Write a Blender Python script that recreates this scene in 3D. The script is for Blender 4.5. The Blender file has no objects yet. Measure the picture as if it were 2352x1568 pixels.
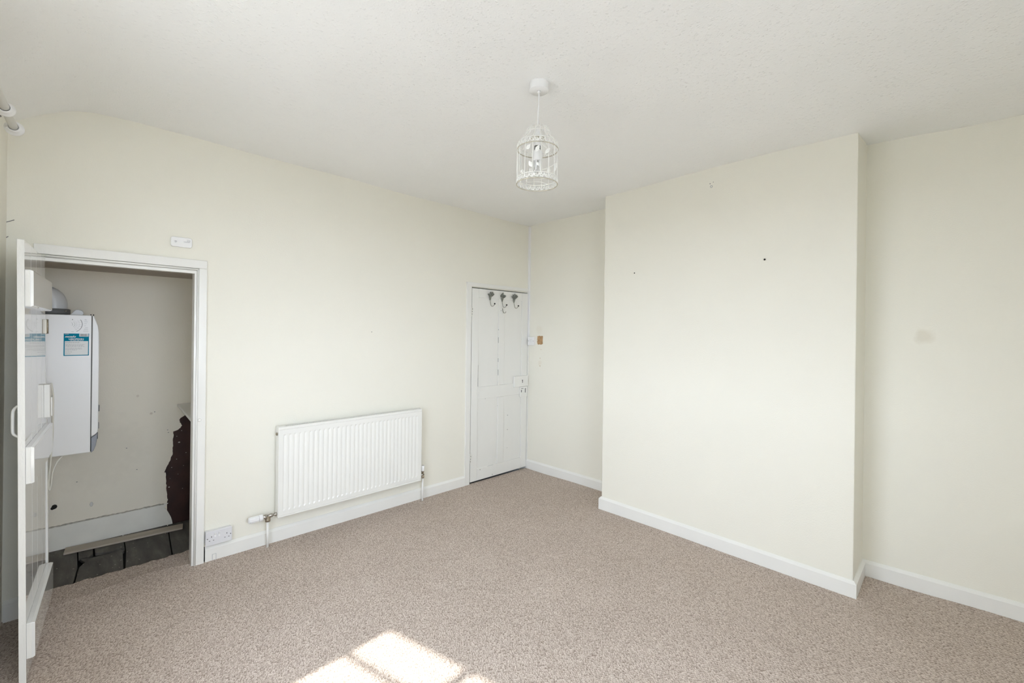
import bpy, bmesh, math, random
from mathutils import Vector, Matrix
random.seed(7)
SC = bpy.context.scene
COL = SC.collection
PI = math.pi

# ------------------------------------------------------------------ camera
F, YAW, PITCH, ROLL = 1016.996, 0.788915, 0.000144, 0.012242
CAM = Vector((3.41847, -3.65183, 1.5))
fw = Vector((-math.sin(YAW)*math.cos(PITCH), math.cos(YAW)*math.cos(PITCH), math.sin(PITCH)))
rt = Vector((math.cos(YAW), math.sin(YAW), 0)); up = rt.cross(fw)
c_, s_ = math.cos(ROLL), math.sin(ROLL)
r2 = c_*rt + s_*up; u2 = -s_*rt + c_*up
cd = bpy.data.cameras.new('camera'); cam = bpy.data.objects.new('camera', cd); COL.objects.link(cam)
cd.sensor_fit = 'HORIZONTAL'; cd.sensor_width = 36; cd.lens = F/2352*36
cd.shift_y = -18.122/2352; cd.clip_start = 0.01
M = Matrix((r2, u2, -fw)).transposed().to_4x4(); M.translation = CAM
cam.matrix_world = M
SC.camera = cam

# ------------------------------------------------------------------ light and exposure
SKY = 13.1
w = bpy.data.worlds.new('world'); SC.world = w; w.use_nodes = True
bg = w.node_tree.nodes['Background']; bg.inputs[0].default_value = (0.88, 0.985, 1.15, 1); bg.inputs[1].default_value = SKY
sd = bpy.data.lights.new('sun', 'SUN'); sun = bpy.data.objects.new('sun', sd); COL.objects.link(sun)
sd.energy = 12; sd.angle = math.radians(1.1); sd.color = (1.0, 0.95, 0.88)
SUN_TAN = 1.15
sun.rotation_euler = Vector((-0.042, 1.0, -SUN_TAN)).to_track_quat('-Z', 'Y').to_euler()
sun.location = (1.6, -7, 6)
pd = bpy.data.lights.new('window_portal', 'AREA'); portal = bpy.data.objects.new('window_portal', pd); COL.objects.link(portal)
pd.shape = 'RECTANGLE'; pd.size = 1.9; pd.size_y = 1.7; pd.cycles.is_portal = True
portal.location = (1.99, -4.46, 1.4); portal.rotation_euler = (PI/2, 0, 0); portal.rotation_euler = Vector((0, 1, 0)).to_track_quat('-Z', 'Z').to_euler()
gm = bpy.data.meshes.new('ground'); gm.from_pydata([(-40, -60, -2.8), (40, -60, -2.8), (40, 40, -2.8), (-40, 40, -2.8)], [], [(0, 1, 2, 3)])  # unseen plane added outside to tune the light reaching the ceiling from below
ground = bpy.data.objects.new('ground', gm); COL.objects.link(ground)
ground['label'] = 'unseen added yard below the window'; ground['category'] = 'ground_plane'; ground['kind'] = 'structure'
pd2 = bpy.data.lights.new('window_portal', 'AREA'); portal2 = bpy.data.objects.new('window_portal', pd2); COL.objects.link(portal2)  # sampling portal for the added second window
pd2.shape = 'RECTANGLE'; pd2.size = 1.6; pd2.size_y = 1.55; pd2.cycles.is_portal = True
portal2.location = (4.68, -3.135, 1.5); portal2.rotation_euler = Vector((-1, 0, 0)).to_track_quat('-Z', 'Z').to_euler()
vs = SC.view_settings
SC.display_settings.display_device = 'sRGB'
vs.view_transform = 'Standard'; vs.look = 'None'; vs.gamma = 1; vs.use_curve_mapping = False
vs.exposure = 0.0
SC.cycles.diffuse_bounces = 8; SC.cycles.max_bounces = 12

# ------------------------------------------------------------------ materials
def new_mat(name):
    m = bpy.data.materials.new(name); m.use_nodes = True
    nt = m.node_tree; b = nt.nodes['Principled BSDF']
    return m, nt, b
def N(nt, t, **k):
    n = nt.nodes.new(t)
    for a, v in k.items(): setattr(n, a, v)
    return n
def L(nt, a, b): nt.links.new(a, b)
def coords(nt, scale=(1, 1, 1), rot=(0, 0, 0)):
    tc = N(nt, 'ShaderNodeTexCoord'); mp = N(nt, 'ShaderNodeMapping')
    mp.inputs['Scale'].default_value = scale; mp.inputs['Rotation'].default_value = rot
    L(nt, tc.outputs['Object'], mp.inputs['Vector']); return mp.outputs['Vector']
def noise(nt, vec, scale, detail=2.0, rough=0.5):
    n = N(nt, 'ShaderNodeTexNoise'); n.inputs['Scale'].default_value = scale
    n.inputs['Detail'].default_value = detail; n.inputs['Roughness'].default_value = rough
    L(nt, vec, n.inputs['Vector']); return n.outputs['Fac']
def ramp(nt, fac, stops):
    r = N(nt, 'ShaderNodeValToRGB'); e = r.color_ramp.elements
    while len(e) < len(stops): e.new(0.5)
    for el, (p, c) in zip(e, stops): el.position = p; el.color = (*c, 1)
    L(nt, fac, r.inputs['Fac']); return r.outputs['Color']
def math_n(nt, op, a, b=None):
    n = N(nt, 'ShaderNodeMath', operation=op)
    for i, v in enumerate((a, b)):
        if v is None: continue
        if isinstance(v, (int, float)): n.inputs[i].default_value = v
        else: L(nt, v, n.inputs[i])
    return n.outputs[0]
def bump(nt, b, h, strength, dist, prev=None):
    n = N(nt, 'ShaderNodeBump'); n.inputs['Strength'].default_value = strength; n.inputs['Distance'].default_value = dist
    L(nt, h, n.inputs['Height'])
    if prev is not None: L(nt, prev, n.inputs['Normal'])
    L(nt, n.outputs['Normal'], b.inputs['Normal']); return n.outputs['Normal']
def simple(name, col, rough=0.5, metal=0.0, bscale=None, bstr=0.1, bdist=0.002, var=0.0, vscale=6.0, spec=0.5, stretch=(1, 1, 1)):
    m, nt, b = new_mat(name)
    b.inputs['Roughness'].default_value = rough; b.inputs['Metallic'].default_value = metal
    b.inputs['Specular IOR Level'].default_value = spec
    v = coords(nt, stretch)
    d = tuple(max(0, x*(1-var)) for x in col)
    L(nt, ramp(nt, noise(nt, v, vscale, 4), [(0.3, d), (0.65, col)]), b.inputs['Base Color'])
    if bscale: bump(nt, b, noise(nt, v, bscale, 3), bstr, bdist)
    return m

CREAM = (0.84, 0.82, 0.733)
def wall_mat(name, col, marks=()):
    """cream emulsion over lining paper: fine stipple; marks = ((centre), radius, colour, amount) for real stains"""
    m, nt, b = new_mat(name); b.inputs['Roughness'].default_value = 0.62; b.inputs['Specular IOR Level'].default_value = 0.3
    v = coords(nt)
    base = ramp(nt, noise(nt, v, 1.7, 5), [(0.3, tuple(x*0.985 for x in col)), (0.7, col)])
    for (c, r, mc, amt) in marks:
        tc = N(nt, 'ShaderNodeTexCoord'); vm = N(nt, 'ShaderNodeVectorMath', operation='DISTANCE')
        L(nt, tc.outputs['Object'], vm.inputs[0]); vm.inputs[1].default_value = c
        dn = math_n(nt, 'ADD', vm.outputs['Value'], math_n(nt, 'MULTIPLY', math_n(nt, 'SUBTRACT', noise(nt, v, 22, 3), 0.5), r*0.9))
        mr = N(nt, 'ShaderNodeMapRange'); mr.inputs['From Min'].default_value = r*0.45; mr.inputs['From Max'].default_value = r
        mr.inputs['To Min'].default_value = amt; mr.inputs['To Max'].default_value = 0
        L(nt, dn, mr.inputs['Value'])
        mx = N(nt, 'ShaderNodeMix', data_type='RGBA'); L(nt, mr.outputs['Result'], mx.inputs['Factor'])
        L(nt, base, mx.inputs[6]); mx.inputs[7].default_value = (*mc, 1); base = mx.outputs[2]
    L(nt, base, b.inputs['Base Color'])
    n1 = bump(nt, b, noise(nt, v, 130, 3), 0.22, 0.004)
    bump(nt, b, noise(nt, v, 4.0, 3), 0.20, 0.010, n1)
    return m
M_WALL = wall_mat('cream_wall', CREAM)
M_WALL_R = wall_mat('cream_wall_stained', CREAM, (((3.276, -0.054, 1.512), 0.055, (0.66, 0.61, 0.50), 0.45),
                    ((0.19, -0.01, 1.18), 0.035, (0.72, 0.62, 0.48), 0.25), ((0.17, -0.01, 1.55), 0.06, (0.74, 0.68, 0.55), 0.25)))

def ceiling_mat():
    m, nt, b = new_mat('textured_ceiling'); b.inputs['Roughness'].default_value = 0.38; b.inputs['Specular IOR Level'].default_value = 0.5
    v = coords(nt)
    L(nt, ramp(nt, noise(nt, v, 1.3, 4), [(0.3, (0.855, 0.862, 0.862)), (0.7, (0.885, 0.892, 0.892))]), b.inputs['Base Color'])
    vo = N(nt, 'ShaderNodeTexVoronoi', feature='F1'); vo.inputs['Scale'].default_value = 88; vo.inputs['Randomness'].default_value = 1
    L(nt, v, vo.inputs['Vector'])
    blobs = ramp(nt, vo.outputs['Distance'], [(0.0, (1, 1, 1)), (0.50, (0, 0, 0))])
    sel = ramp(nt, noise(nt, v, 48, 3), [(0.44, (0, 0, 0)), (0.66, (1, 1, 1))])
    h = math_n(nt, 'MULTIPLY', blobs, sel)
    h2 = math_n(nt, 'ADD', h, math_n(nt, 'MULTIPLY', noise(nt, v, 130, 4), 0.5))
    n1 = bump(nt, b, h2, 0.42, 0.005)
    bump(nt, b, noise(nt, v, 2.2, 2), 0.25, 0.05, n1)
    return m
M_CEIL = ceiling_mat()

def carpet_mat():
    m, nt, b = new_mat('loop_pile_carpet'); b.inputs['Roughness'].default_value = 0.95; b.inputs['Specular IOR Level'].default_value = 0.1
    v0 = coords(nt)
    r1 = N(nt, 'ShaderNodeMapping'); r1.inputs['Rotation'].default_value = (0, 0, math.radians(30)); L(nt, v0, r1.inputs['Vector'])
    s1 = N(nt, 'ShaderNodeMapping'); s1.inputs['Scale'].default_value = (98, 205, 1); L(nt, r1.outputs[0], s1.inputs['Vector'])
    vo = N(nt, 'ShaderNodeTexVoronoi', feature='F1', voronoi_dimensions='2D'); vo.inputs['Scale'].default_value = 1; vo.inputs['Randomness'].default_value = 0.62
    nz = N(nt, 'ShaderNodeTexNoise'); nz.inputs['Scale'].default_value = 55; nz.inputs['Detail'].default_value = 3; L(nt, v0, nz.inputs['Vector'])
    vm = N(nt, 'ShaderNodeVectorMath', operation='MULTIPLY_ADD'); L(nt, nz.outputs['Color'], vm.inputs[0]); vm.inputs[1].default_value = (1.6, 2.2, 0); L(nt, s1.outputs[0], vm.inputs[2])
    L(nt, vm.outputs[0], vo.inputs['Vector'])
    loops = ramp(nt, vo.outputs['Distance'], [(0.12, (1, 1, 1)), (0.70, (0, 0, 0))])
    fleck = N(nt, 'ShaderNodeSeparateColor'); L(nt, vo.outputs['Color'], fleck.inputs[0])
    tone = math_n(nt, 'ADD', math_n(nt, 'MULTIPLY', fleck.outputs[0], 0.45), math_n(nt, 'MULTIPLY', noise(nt, v0, 240, 3), 0.55))
    c1 = ramp(nt, tone, [(0.15, (0.41, 0.335, 0.283)), (0.5, (0.60, 0.513, 0.447)), (0.85, (0.80, 0.71, 0.64))])
    dark = ramp(nt, loops, [(0.0, (0.48, 0.44, 0.41)), (0.58, (1, 1, 1))])
    mx = N(nt, 'ShaderNodeMix', data_type='RGBA', blend_type='MULTIPLY'); mx.inputs['Factor'].default_value = 1
    L(nt, c1, mx.inputs[6]); L(nt, dark, mx.inputs[7])
    patch = ramp(nt, noise(nt, v0, 2.2, 5), [(0.3, (0.93, 0.925, 0.92)), (0.7, (1, 1, 1))])
    mx2 = N(nt, 'ShaderNodeMix', data_type='RGBA', blend_type='MULTIPLY'); mx2.inputs['Factor'].default_value = 1
    L(nt, mx.outputs[2], mx2.inputs[6]); L(nt, patch, mx2.inputs[7])
    L(nt, mx2.outputs[2], b.inputs['Base Color'])
    bump(nt, b, loops, 0.32, 0.004)
    return m
M_CARPET = carpet_mat()

M_GROUND_PLANE = simple('ground_bounce_grey', (0.19, 0.186, 0.178), 0.9, var=0.2, vscale=0.5)
ground.data.materials.append(M_GROUND_PLANE)
M_GLOSS = simple('white_gloss_paint', (0.84, 0.835, 0.805), 0.16, bscale=9, bstr=0.12, bdist=0.004, var=0.015, stretch=(1, 1, 0.25))
def gloss_leaf():
    m, nt, b = new_mat('mirror_gloss_door_paint'); b.inputs['Roughness'].default_value = 0.25; v = coords(nt, (1, 1, 0.15))
    L(nt, ramp(nt, noise(nt, v, 9, 4), [(0.3, (0.80, 0.80, 0.79)), (0.65, (0.83, 0.83, 0.82))]), b.inputs['Base Color'])
    b.inputs['Coat Weight'].default_value = 1; b.inputs['Coat Roughness'].default_value = 0.035; b.inputs['Coat IOR'].default_value = 1.55
    n = N(nt, 'ShaderNodeBump'); n.inputs['Strength'].default_value = 0.03; n.inputs['Distance'].default_value = 0.002
    L(nt, noise(nt, v, 12, 2), n.inputs['Height']); L(nt, n.outputs['Normal'], b.inputs['Normal']); L(nt, n.outputs['Normal'], b.inputs['Coat Normal'])
    return m
M_GLOSS_LEAF = gloss_leaf()
M_GLOSS_THICK = simple('thick_brushed_gloss', (0.845, 0.84, 0.81), 0.13, bscale=42, bstr=0.45, bdist=0.004, var=0.02, stretch=(1, 1, 0.4))
M_SATIN = simple('white_satin_paint', (0.825, 0.82, 0.785), 0.38, bscale=20, bstr=0.08, bdist=0.002, var=0.02, stretch=(1, 1, 0.2))
M_SKIRT = simple('white_skirting_paint', (0.845, 0.84, 0.805), 0.30, bscale=12, bstr=0.1, bdist=0.003, var=0.02)
M_RAD = simple('white_enamel', (0.835, 0.83, 0.79), 0.28, var=0.01)
M_PLASTIC = simple('white_plastic', (0.84, 0.84, 0.84), 0.32, var=0.01)
M_PLASTIC_G = simple('pale_grey_plastic', (0.74, 0.74, 0.76), 0.35, var=0.01)
M_IVORY = simple('ivory_plastic', (0.80, 0.78, 0.70), 0.4, var=0.02)
M_POLE = simple('white_painted_pole', (0.83, 0.82, 0.78), 0.4, var=0.01)
M_BLACK = simple('black_void', (0.012, 0.011, 0.010), 0.8)
M_DGREY = simple('dark_grey_plastic', (0.17, 0.172, 0.172), 0.5, var=0.1)
M_MGREY = simple('mid_grey_plastic', (0.30, 0.32, 0.36), 0.45, var=0.05)
M_FLUE = simple('white_flue_plastic', (0.72, 0.73, 0.74), 0.35, var=0.03)
M_CHROME = simple('tarnished_chrome', (0.55, 0.52, 0.47), 0.25, 0.95, var=0.3, vscale=60)
M_BRASS = simple('dull_brass', (0.42, 0.36, 0.27), 0.42, 0.8, var=0.3, vscale=60)
M_PEWTER = simple('dark_pewter', (0.30, 0.31, 0.27), 0.45, 0.35, bscale=180, bstr=0.4, var=0.5, vscale=90)
M_HOOKWIRE = simple('antique_wire', (0.40, 0.39, 0.34), 0.35, 0.8, var=0.2, vscale=80)
M_CAGE = simple('cream_white_wire', (0.95, 0.95, 0.92), 0.3, var=0.06, vscale=40)
M_CAGE_IN = simple('aged_rim', (0.62, 0.58, 0.48), 0.5, var=0.3, vscale=40)
M_TEAL = simple('teal_print', (0.0, 0.23, 0.36), 0.6, spec=0.1)
M_PAPER = simple('white_label_paper', (0.80, 0.82, 0.82), 0.5)
M_INK = simple('grey_ink', (0.22, 0.22, 0.23), 0.6)
M_INK_L = simple('light_grey_ink', (0.45, 0.46, 0.48), 0.6)
M_BROWN = simple('bare_brown_board', (0.055, 0.020, 0.015), 0.6, bscale=40, bstr=0.2, var=0.45, vscale=9)
M_CHIP = simple('plaster_flake', (0.72, 0.70, 0.66), 0.8)
M_PLASTER = simple('bare_tan_plaster', (0.50, 0.31, 0.155), 0.9, bscale=60, bstr=0.3, var=0.3, vscale=40)
M_STRIP = simple('raw_timber_strip', (0.52, 0.46, 0.38), 0.8, bscale=60, bstr=0.2, var=0.2, vscale=20, stretch=(1, 0.1, 1))
M_CUP_WALL = wall_mat('cupboard_emulsion', (0.90, 0.85, 0.735), (((-0.9, -3.5, 0.62), 0.30, (0.74, 0.70, 0.60), 0.3),
                      ((-0.9, -3.3, 1.0), 0.012, (0.55, 0.46, 0.36), 0.4), ((-0.9, -3.22, 0.86), 0.012, (0.52, 0.43, 0.34), 0.5)))
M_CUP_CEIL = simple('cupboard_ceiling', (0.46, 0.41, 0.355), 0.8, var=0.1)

def board_mat():
    m, nt, b = new_mat('dirty_dark_floorboard'); b.inputs['Roughness'].default_value = 0.75
    v = coords(nt, (0.35, 1.6, 1))
    c = ramp(nt, noise(nt, v, 9, 6, 0.65), [(0.25, (0.05, 0.045, 0.04)), (0.55, (0.105, 0.097, 0.086)), (0.8, (0.19, 0.178, 0.16))])
    v0 = coords(nt)
    vo = N(nt, 'ShaderNodeTexVoronoi', feature='F1'); vo.inputs['Scale'].default_value = 24; L(nt, v0, vo.inputs['Vector'])
    sp = ramp(nt, vo.outputs['Distance'], [(0.07, (1, 1, 1)), (0.12, (0, 0, 0))])
    mx = N(nt, 'ShaderNodeMix', data_type='RGBA'); L(nt, sp, mx.inputs['Factor']); L(nt, c, mx.inputs[6]); mx.inputs[7].default_value = (0.36, 0.33, 0.29, 1)
    L(nt, mx.outputs[2], b.inputs['Base Color'])
    bump(nt, b, noise(nt, v, 40, 3), 0.3, 0.003); return m
M_BOARD = board_mat()
M_CUP_SK = simple('yellowed_white_paint', (0.87, 0.855, 0.79), 0.4, bscale=20, bstr=0.1, var=0.06, vscale=9)
M_DIRT = simple('dusty_edge', (0.60, 0.57, 0.50), 0.9, var=0.4, vscale=60)

def glass_mat():
    m, nt, b = new_mat('window_glass'); b.inputs['Transmission Weight'].default_value = 1; b.inputs['Roughness'].default_value = 0
    b.inputs['IOR'].default_value = 1.45
    # thin pane: straight-through daylight
    tr = N(nt, 'ShaderNodeBsdfTransparent'); gl = N(nt, 'ShaderNodeBsdfGlossy'); gl.inputs['Roughness'].default_value = 0.02
    mix = N(nt, 'ShaderNodeMixShader'); mix.inputs[0].default_value = 0.06
    L(nt, tr.outputs[0], mix.inputs[1]); L(nt, gl.outputs[0], mix.inputs[2])
    L(nt, mix.outputs[0], nt.nodes['Material Output'].inputs['Surface']); return m
M_GLASS = glass_mat()
def bulb_mat():
    m, nt, b = new_mat('clear_bulb_glass'); b.inputs['Base Color'].default_value = (0.9, 0.9, 0.88, 1)
    b.inputs['Roughness'].default_value = 0.12; b.inputs['Transmission Weight'].default_value = 0.45; return m
M_BULB = bulb_mat()

# ------------------------------------------------------------------ geometry helpers
class MB:
    def __init__(s): s.v, s.f, s.sm = [], [], []
    def add(s, vs_, fs, smooth=False):
        o = len(s.v); s.v += [tuple(x) for x in vs_]
        for f in fs: s.f.append(tuple(i+o for i in f)); s.sm.append(smooth)
    def box(s, x0, x1, y0, y1, z0, z1):
        vs_ = [(x, y, z) for z in (z0, z1) for y in (y0, y1) for x in (x0, x1)]
        s.add(vs_, [(0, 2, 3, 1), (4, 5, 7, 6), (0, 1, 5, 4), (2, 6, 7, 3), (0, 4, 6, 2), (1, 3, 7, 5)]); return s
    def prism(s, pts, fn, d0, d1, smooth=False):
        """polygon pts (a,b) -> fn(a,b,d) at depth d0 and d1"""
        n = len(pts); vs_ = [fn(a, b, d0) for a, b in pts] + [fn(a, b, d1) for a, b in pts]
        s.add(vs_, [tuple(range(n))[::-1], tuple(range(n, 2*n))])
        s.add(vs_, [(i, (i+1) % n, (i+1) % n+n, i+n) for i in range(n)], smooth); return s
    def tube(s, pts, r, n=8, closed=False, cap=True):
        pts = [Vector(p) for p in pts]; m = len(pts); rings = []
        rr = r if isinstance(r, (list, tuple)) else [r]*m
        prev = None
        for i, p in enumerate(pts):
            if closed: t = pts[(i+1) % m]-pts[i-1]
            else: t = pts[min(i+1, m-1)]-pts[max(i-1, 0)]
            t.normalize()
            if prev is None:
                a = Vector((0, 0, 1)) if abs(t.z) < 0.9 else Vector((1, 0, 0))
                x = t.cross(a).normalized()
            else: x = (prev-t*prev.dot(t)).normalized()
            prev = x; y = t.cross(x)
            rings.append([p+(x*math.cos(2*PI*k/n)+y*math.sin(2*PI*k/n))*rr[i] for k in range(n)])
        vs_ = [q for R in rings for q in R]; fs = []
        for i in range(m if closed else m-1):
            j = (i+1) % m
            for k in range(n): fs.append((i*n+k, i*n+(k+1) % n, j*n+(k+1) % n, j*n+k))
        s.add(vs_, fs, True)
        if cap and not closed: s.add(rings[0], [tuple(range(n))[::-1]]); s.add(rings[-1], [tuple(range(n))])
        return s
    def lathe(s, prof, n=24, origin=(0, 0, 0), axis=(0, 0, 1), cap=True):
        """prof = [(r, h)] about axis through origin"""
        ax = Vector(axis).normalized(); a = Vector((1, 0, 0)) if abs(ax.x) < 0.9 else Vector((0, 1, 0))
        x = ax.cross(a).normalized(); y = ax.cross(x); o = Vector(origin)
        rings = [[o+ax*h+(x*math.cos(2*PI*k/n)+y*math.sin(2*PI*k/n))*r for k in range(n)] for r, h in prof]
        vs_ = [q for R in rings for q in R]; fs = []
        for i in range(len(prof)-1):
            for k in range(n): fs.append((i*n+k, i*n+(k+1) % n, (i+1)*n+(k+1) % n, (i+1)*n+k))
        s.add(vs_, fs, True)
        if cap: s.add(rings[0], [tuple(range(n))[::-1]]); s.add(rings[-1], [tuple(range(n))])
        return s
    def ball(s, c, r, n=10, sc=(1, 1, 1)):
        k = n//2; c = Vector(c); vs_, fs = [], []
        for i in range(k+1):
            th = PI*i/k
            for j in range(n):
                ph = 2*PI*j/n
                vs_.append(c+Vector((math.sin(th)*math.cos(ph)*sc[0], math.sin(th)*math.sin(ph)*sc[1], math.cos(th)*sc[2]))*r)
        for i in range(k):
            for j in range(n): fs.append((i*n+j, i*n+(j+1) % n, (i+1)*n+(j+1) % n, (i+1)*n+j))
        s.add(vs_, fs, True); return s
    def build(s, name, mat, parent=None, bevel=0, seg=2, label=None, kind=None, face=None):
        me = bpy.data.meshes.new(name); me.from_pydata(s.v, [], s.f); me.update()
        bm = bmesh.new(); bm.from_mesh(me)
        for f, q in zip(bm.faces, s.sm): f.smooth = q
        bmesh.ops.remove_doubles(bm, verts=bm.verts, dist=1e-6)
        bmesh.ops.recalc_face_normals(bm, faces=bm.faces)
        if face is not None and sum(f.normal.dot(Vector(face)) for f in bm.faces) < 0: bmesh.ops.reverse_faces(bm, faces=bm.faces)
        bm.to_mesh(me); bm.free()
        o = bpy.data.objects.new(name, me); COL.objects.link(o)
        if mat: me.materials.append(mat)
        if parent is not None: o.parent = parent
        if bevel:
            b = o.modifiers.new('bevel', 'BEVEL'); b.width = bevel; b.segments = seg; b.limit_method = 'ANGLE'; b.angle_limit = math.radians(40)
        if label: o['label'] = label
        if kind: o['kind'] = kind
        return o
def box(x0, x1, y0, y1, z0, z1): return MB().box(min(x0, x1), max(x0, x1), min(y0, y1), max(y0, y1), min(z0, z1), max(z0, z1))
def tag(o, label, cat, group=None, kind=None):
    o['label'] = label; o['category'] = cat
    if group: o['group'] = group
    if kind: o['kind'] = kind
    return o
def empty(name, loc=(0, 0, 0)):
    o = bpy.data.objects.new(name, None); COL.objects.link(o); o.location = loc; o.empty_display_size = 0.05; return o
def child_world(o, parent):
    """parent an object whose mesh is in world coordinates to an unrotated Empty"""
    o.parent = parent; o.matrix_parent_inverse = Matrix.Translation(-Vector(parent.location)); return o
class Thing:
    """Empty at the base; parts are written in world coordinates"""
    def __init__(s, name, loc, label, cat, group=None, kind=None):
        s.root = empty(name, loc); tag(s.root, label, cat, group, kind)
    def part(s, name, mb, mat, bevel=0, seg=2, label=None, kind=None, under=None):
        o = mb.build(name, mat, None, bevel, seg, label, kind)
        if under is None: child_world(o, s.root)
        else: o.parent = under; o.matrix_parent_inverse = Matrix.Translation(-Vector(s.root.location)) @ Matrix.Translation(Vector(s.root.location))
        return o
def struct(name, mb, mat, label, cat, bevel=0, face=None):
    o = mb.build(name, mat, None, bevel, face=face); tag(o, label, cat, None, 'structure'); return o
def smooth_pts(pts, n=8):
    pts = [Vector(p) for p in pts]; out = []
    for i in range(len(pts)-1):
        p0, p1, p2, p3 = pts[max(i-1, 0)], pts[i], pts[i+1], pts[min(i+2, len(pts)-1)]
        for k in range(n):
            t = k/n
            out.append(0.5*((2*p1)+(p2-p0)*t+(2*p0-5*p1+4*p2-p3)*t*t+(3*p1-p0-3*p2+p3)*t**3))
    out.append(pts[-1]); return out
def text(name, body, size, mat, mw, parent, align='LEFT', shear=0.0, bold=0.0, sx=1.0):
    cu = bpy.data.curves.new(name, 'FONT'); cu.body = body; cu.size = size; cu.align_x = align; cu.shear = shear
    cu.offset = bold; cu.extrude = 0.0002; cu.materials.append(mat)
    o = bpy.data.objects.new(name, cu); COL.objects.link(o)
    o.parent = parent; o.matrix_parent_inverse = Matrix.Translation(-Vector(parent.location)) if parent.parent is None else Matrix.Identity(4)
    m = mw.copy(); m = m @ Matrix.Diagonal((sx, 1, 1, 1)); o.matrix_basis = m; return o
def facing_x(loc):  # text plane whose normal is +x, reading towards +y
    m = Matrix(((0, 0, 1, 0), (1, 0, 0, 0), (0, 1, 0, 0), (0, 0, 0, 1))); m.translation = Vector(loc); return m

def idw(pts):
    def f(x, y):
        n = d = 0
        for px, py, z in pts:
            q = 1/((x-px)**2+(y-py)**2+0.02)**1.5; n += q*z; d += q
        return n/d
    return f

# ------------------------------------------------------------------ room dimensions
A, B, D, E = 1.264, 2.999, 0.40, 0.054        # chimney breast from x=A to x=B, standing D proud; right alcove at y=-E
XR, YW, H = 4.40, -3.895, 2.71
WT = 0.40                                      # thickness of the window wall
ceil_z = idw([(0, 0, 2.713), (A, -D, 2.688), (B, -D, 2.698), (B, -E, 2.733), (3.66, -E, 2.704), (XR, -E, 2.70), (A, 0, 2.712),
              (0, -3.28, 2.717), (0, -1.7, 2.711), (2, -2, 2.71), (4.4, -2, 2.71), (0, -3.6, 2.716), (3, -3.5, 2.71)])
floor_z = idw([(0, 0, -0.008), (A, -D, 0.0), (B, -D, -0.014), (B, -E, -0.006), (3.68, -E, 0.008), (XR, -1, 0), (1.0, -0.05, 0.006),
               (0, -3.04, 0.003), (0, -1.7, 0), (1.5, -2.5, 0), (3, -2, 0), (0, -3.9, 0)])

# ------------------------------------------------------------------ floor
def grid(xs, ys, fz):
    mb = MB(); nx = len(xs)
    vs_ = [(x, y, fz(x, y)) for y in ys for x in xs]
    fs = [(j*nx+i, j*nx+i+1, (j+1)*nx+i+1, (j+1)*nx+i) for j in range(len(ys)-1) for i in range(nx-1)]
    mb.add(vs_, fs, True); return mb
def lin(a, b, n): return [a+(b-a)*i/n for i in range(n+1)]
def carpet_z(x, y):
    z = floor_z(x, y)
    if y < -3.0: z += 0.0045*math.exp(-((x+0.035+0.03*math.sin(y*9))/0.022)**2) - 0.004*max(0, min(1, (-x-0.02)/0.1))
    return z
g = grid(lin(0.0, 0.1, 4)+lin(0.1, XR, 44)[1:], lin(YW, 0.02, 44), carpet_z)
tx = [-0.262]+lin(-0.25, 0.0, 26)
g2 = grid(tx, lin(-3.742, -3.055, 50), lambda x, y: carpet_z(max(x, -0.25)+ (0), y) - (0.014 if x < -0.255 else 0) if True else 0)
g2.v = [(x+(0.006*math.sin(y*60)+0.004*math.sin(y*143+1) if x < -0.2 else 0)-0.012*max(0, (y+3.2)/0.1 if y > -3.2 else 0)*(1 if x < -0.2 else 0), y, z) for x, y, z in g2.v]
o0 = len(g.v); g.v += g2.v; g.f += [tuple(i+o0 for i in f) for f in g2.f]; g.sm += g2.sm
floor = struct('floor', g, M_CARPET, 'brown beige loop pile carpet covering the whole room', 'carpet', 0, (0, 0, 1))

# ------------------------------------------------------------------ ceiling, sloping down to the window wall
def room_ceiling(x, y):
    z = ceil_z(x, y)
    s = -3.655-y                                 # distance past the bend
    k = 0.68; r = 0.085
    d = k*(s+math.sqrt(s*s+r*r))/2 if s > -0.5 else 0
    wav = 0.004*math.sin(y*5.1+x*1.3)*math.exp(-x*2)
    return z-d+wav+k*r*r/4/0.6*0
cl = grid(lin(-0.02, XR+0.05, 50), lin(-3.93, -3.3, 40)+lin(-3.3, 0.05, 40)[1:], room_ceiling)
ceiling = struct('ceiling', cl, M_CEIL, 'off-white stippled ceiling bending down towards the window wall', 'ceiling', 0, (0, 0, -1))
struct('roof_slab', box(-1.2, XR+0.2, -4.4, 0.2, 2.80, 2.86), M_CEIL, 'slab closing the room above the ceiling', 'ceiling')

# ------------------------------------------------------------------ walls
Z0, Z1 = -0.06, 2.82
OY0, OY1, OZ = -3.775, -3.088, 1.876           # cupboard opening in the left wall
DY0, DY1, DZ = -0.835, -0.012, 1.962           # opening of the closed door
wl = MB()
wl.box(-0.11, 0, -4.30, OY0, Z0, Z1); wl.box(-0.11, 0, OY0, OY1, OZ, Z1); wl.box(-0.11, 0, OY1, DY0, Z0, Z1)
wl.box(-0.11, 0, DY0, DY1, DZ, Z1); wl.box(-0.11, 0, DY1, 0.12, Z0, Z1)
struct('wall_left', wl, M_WALL, 'long cream wall with the radiator and both doors', 'wall')
wf = MB()
wf.prism([(-0.11, 0.12), (-0.11, 0.0), (0, 0.0), (A+0.02, -0.045), (A+0.02, 0.12)], lambda a, b, d: (a, b, d), Z0, Z1)
wf.box(B-0.02, XR+0.12, -E, 0.12, Z0, Z1)
struct('wall_far', wf, M_WALL_R, 'cream end wall in the two alcoves beside the chimney breast', 'wall')
struct('wall_chimney', box(A, B, -D, 0.12, Z0, Z1), M_WALL, 'cream chimney breast standing proud between the alcoves', 'chimney breast', 0.006)
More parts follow.
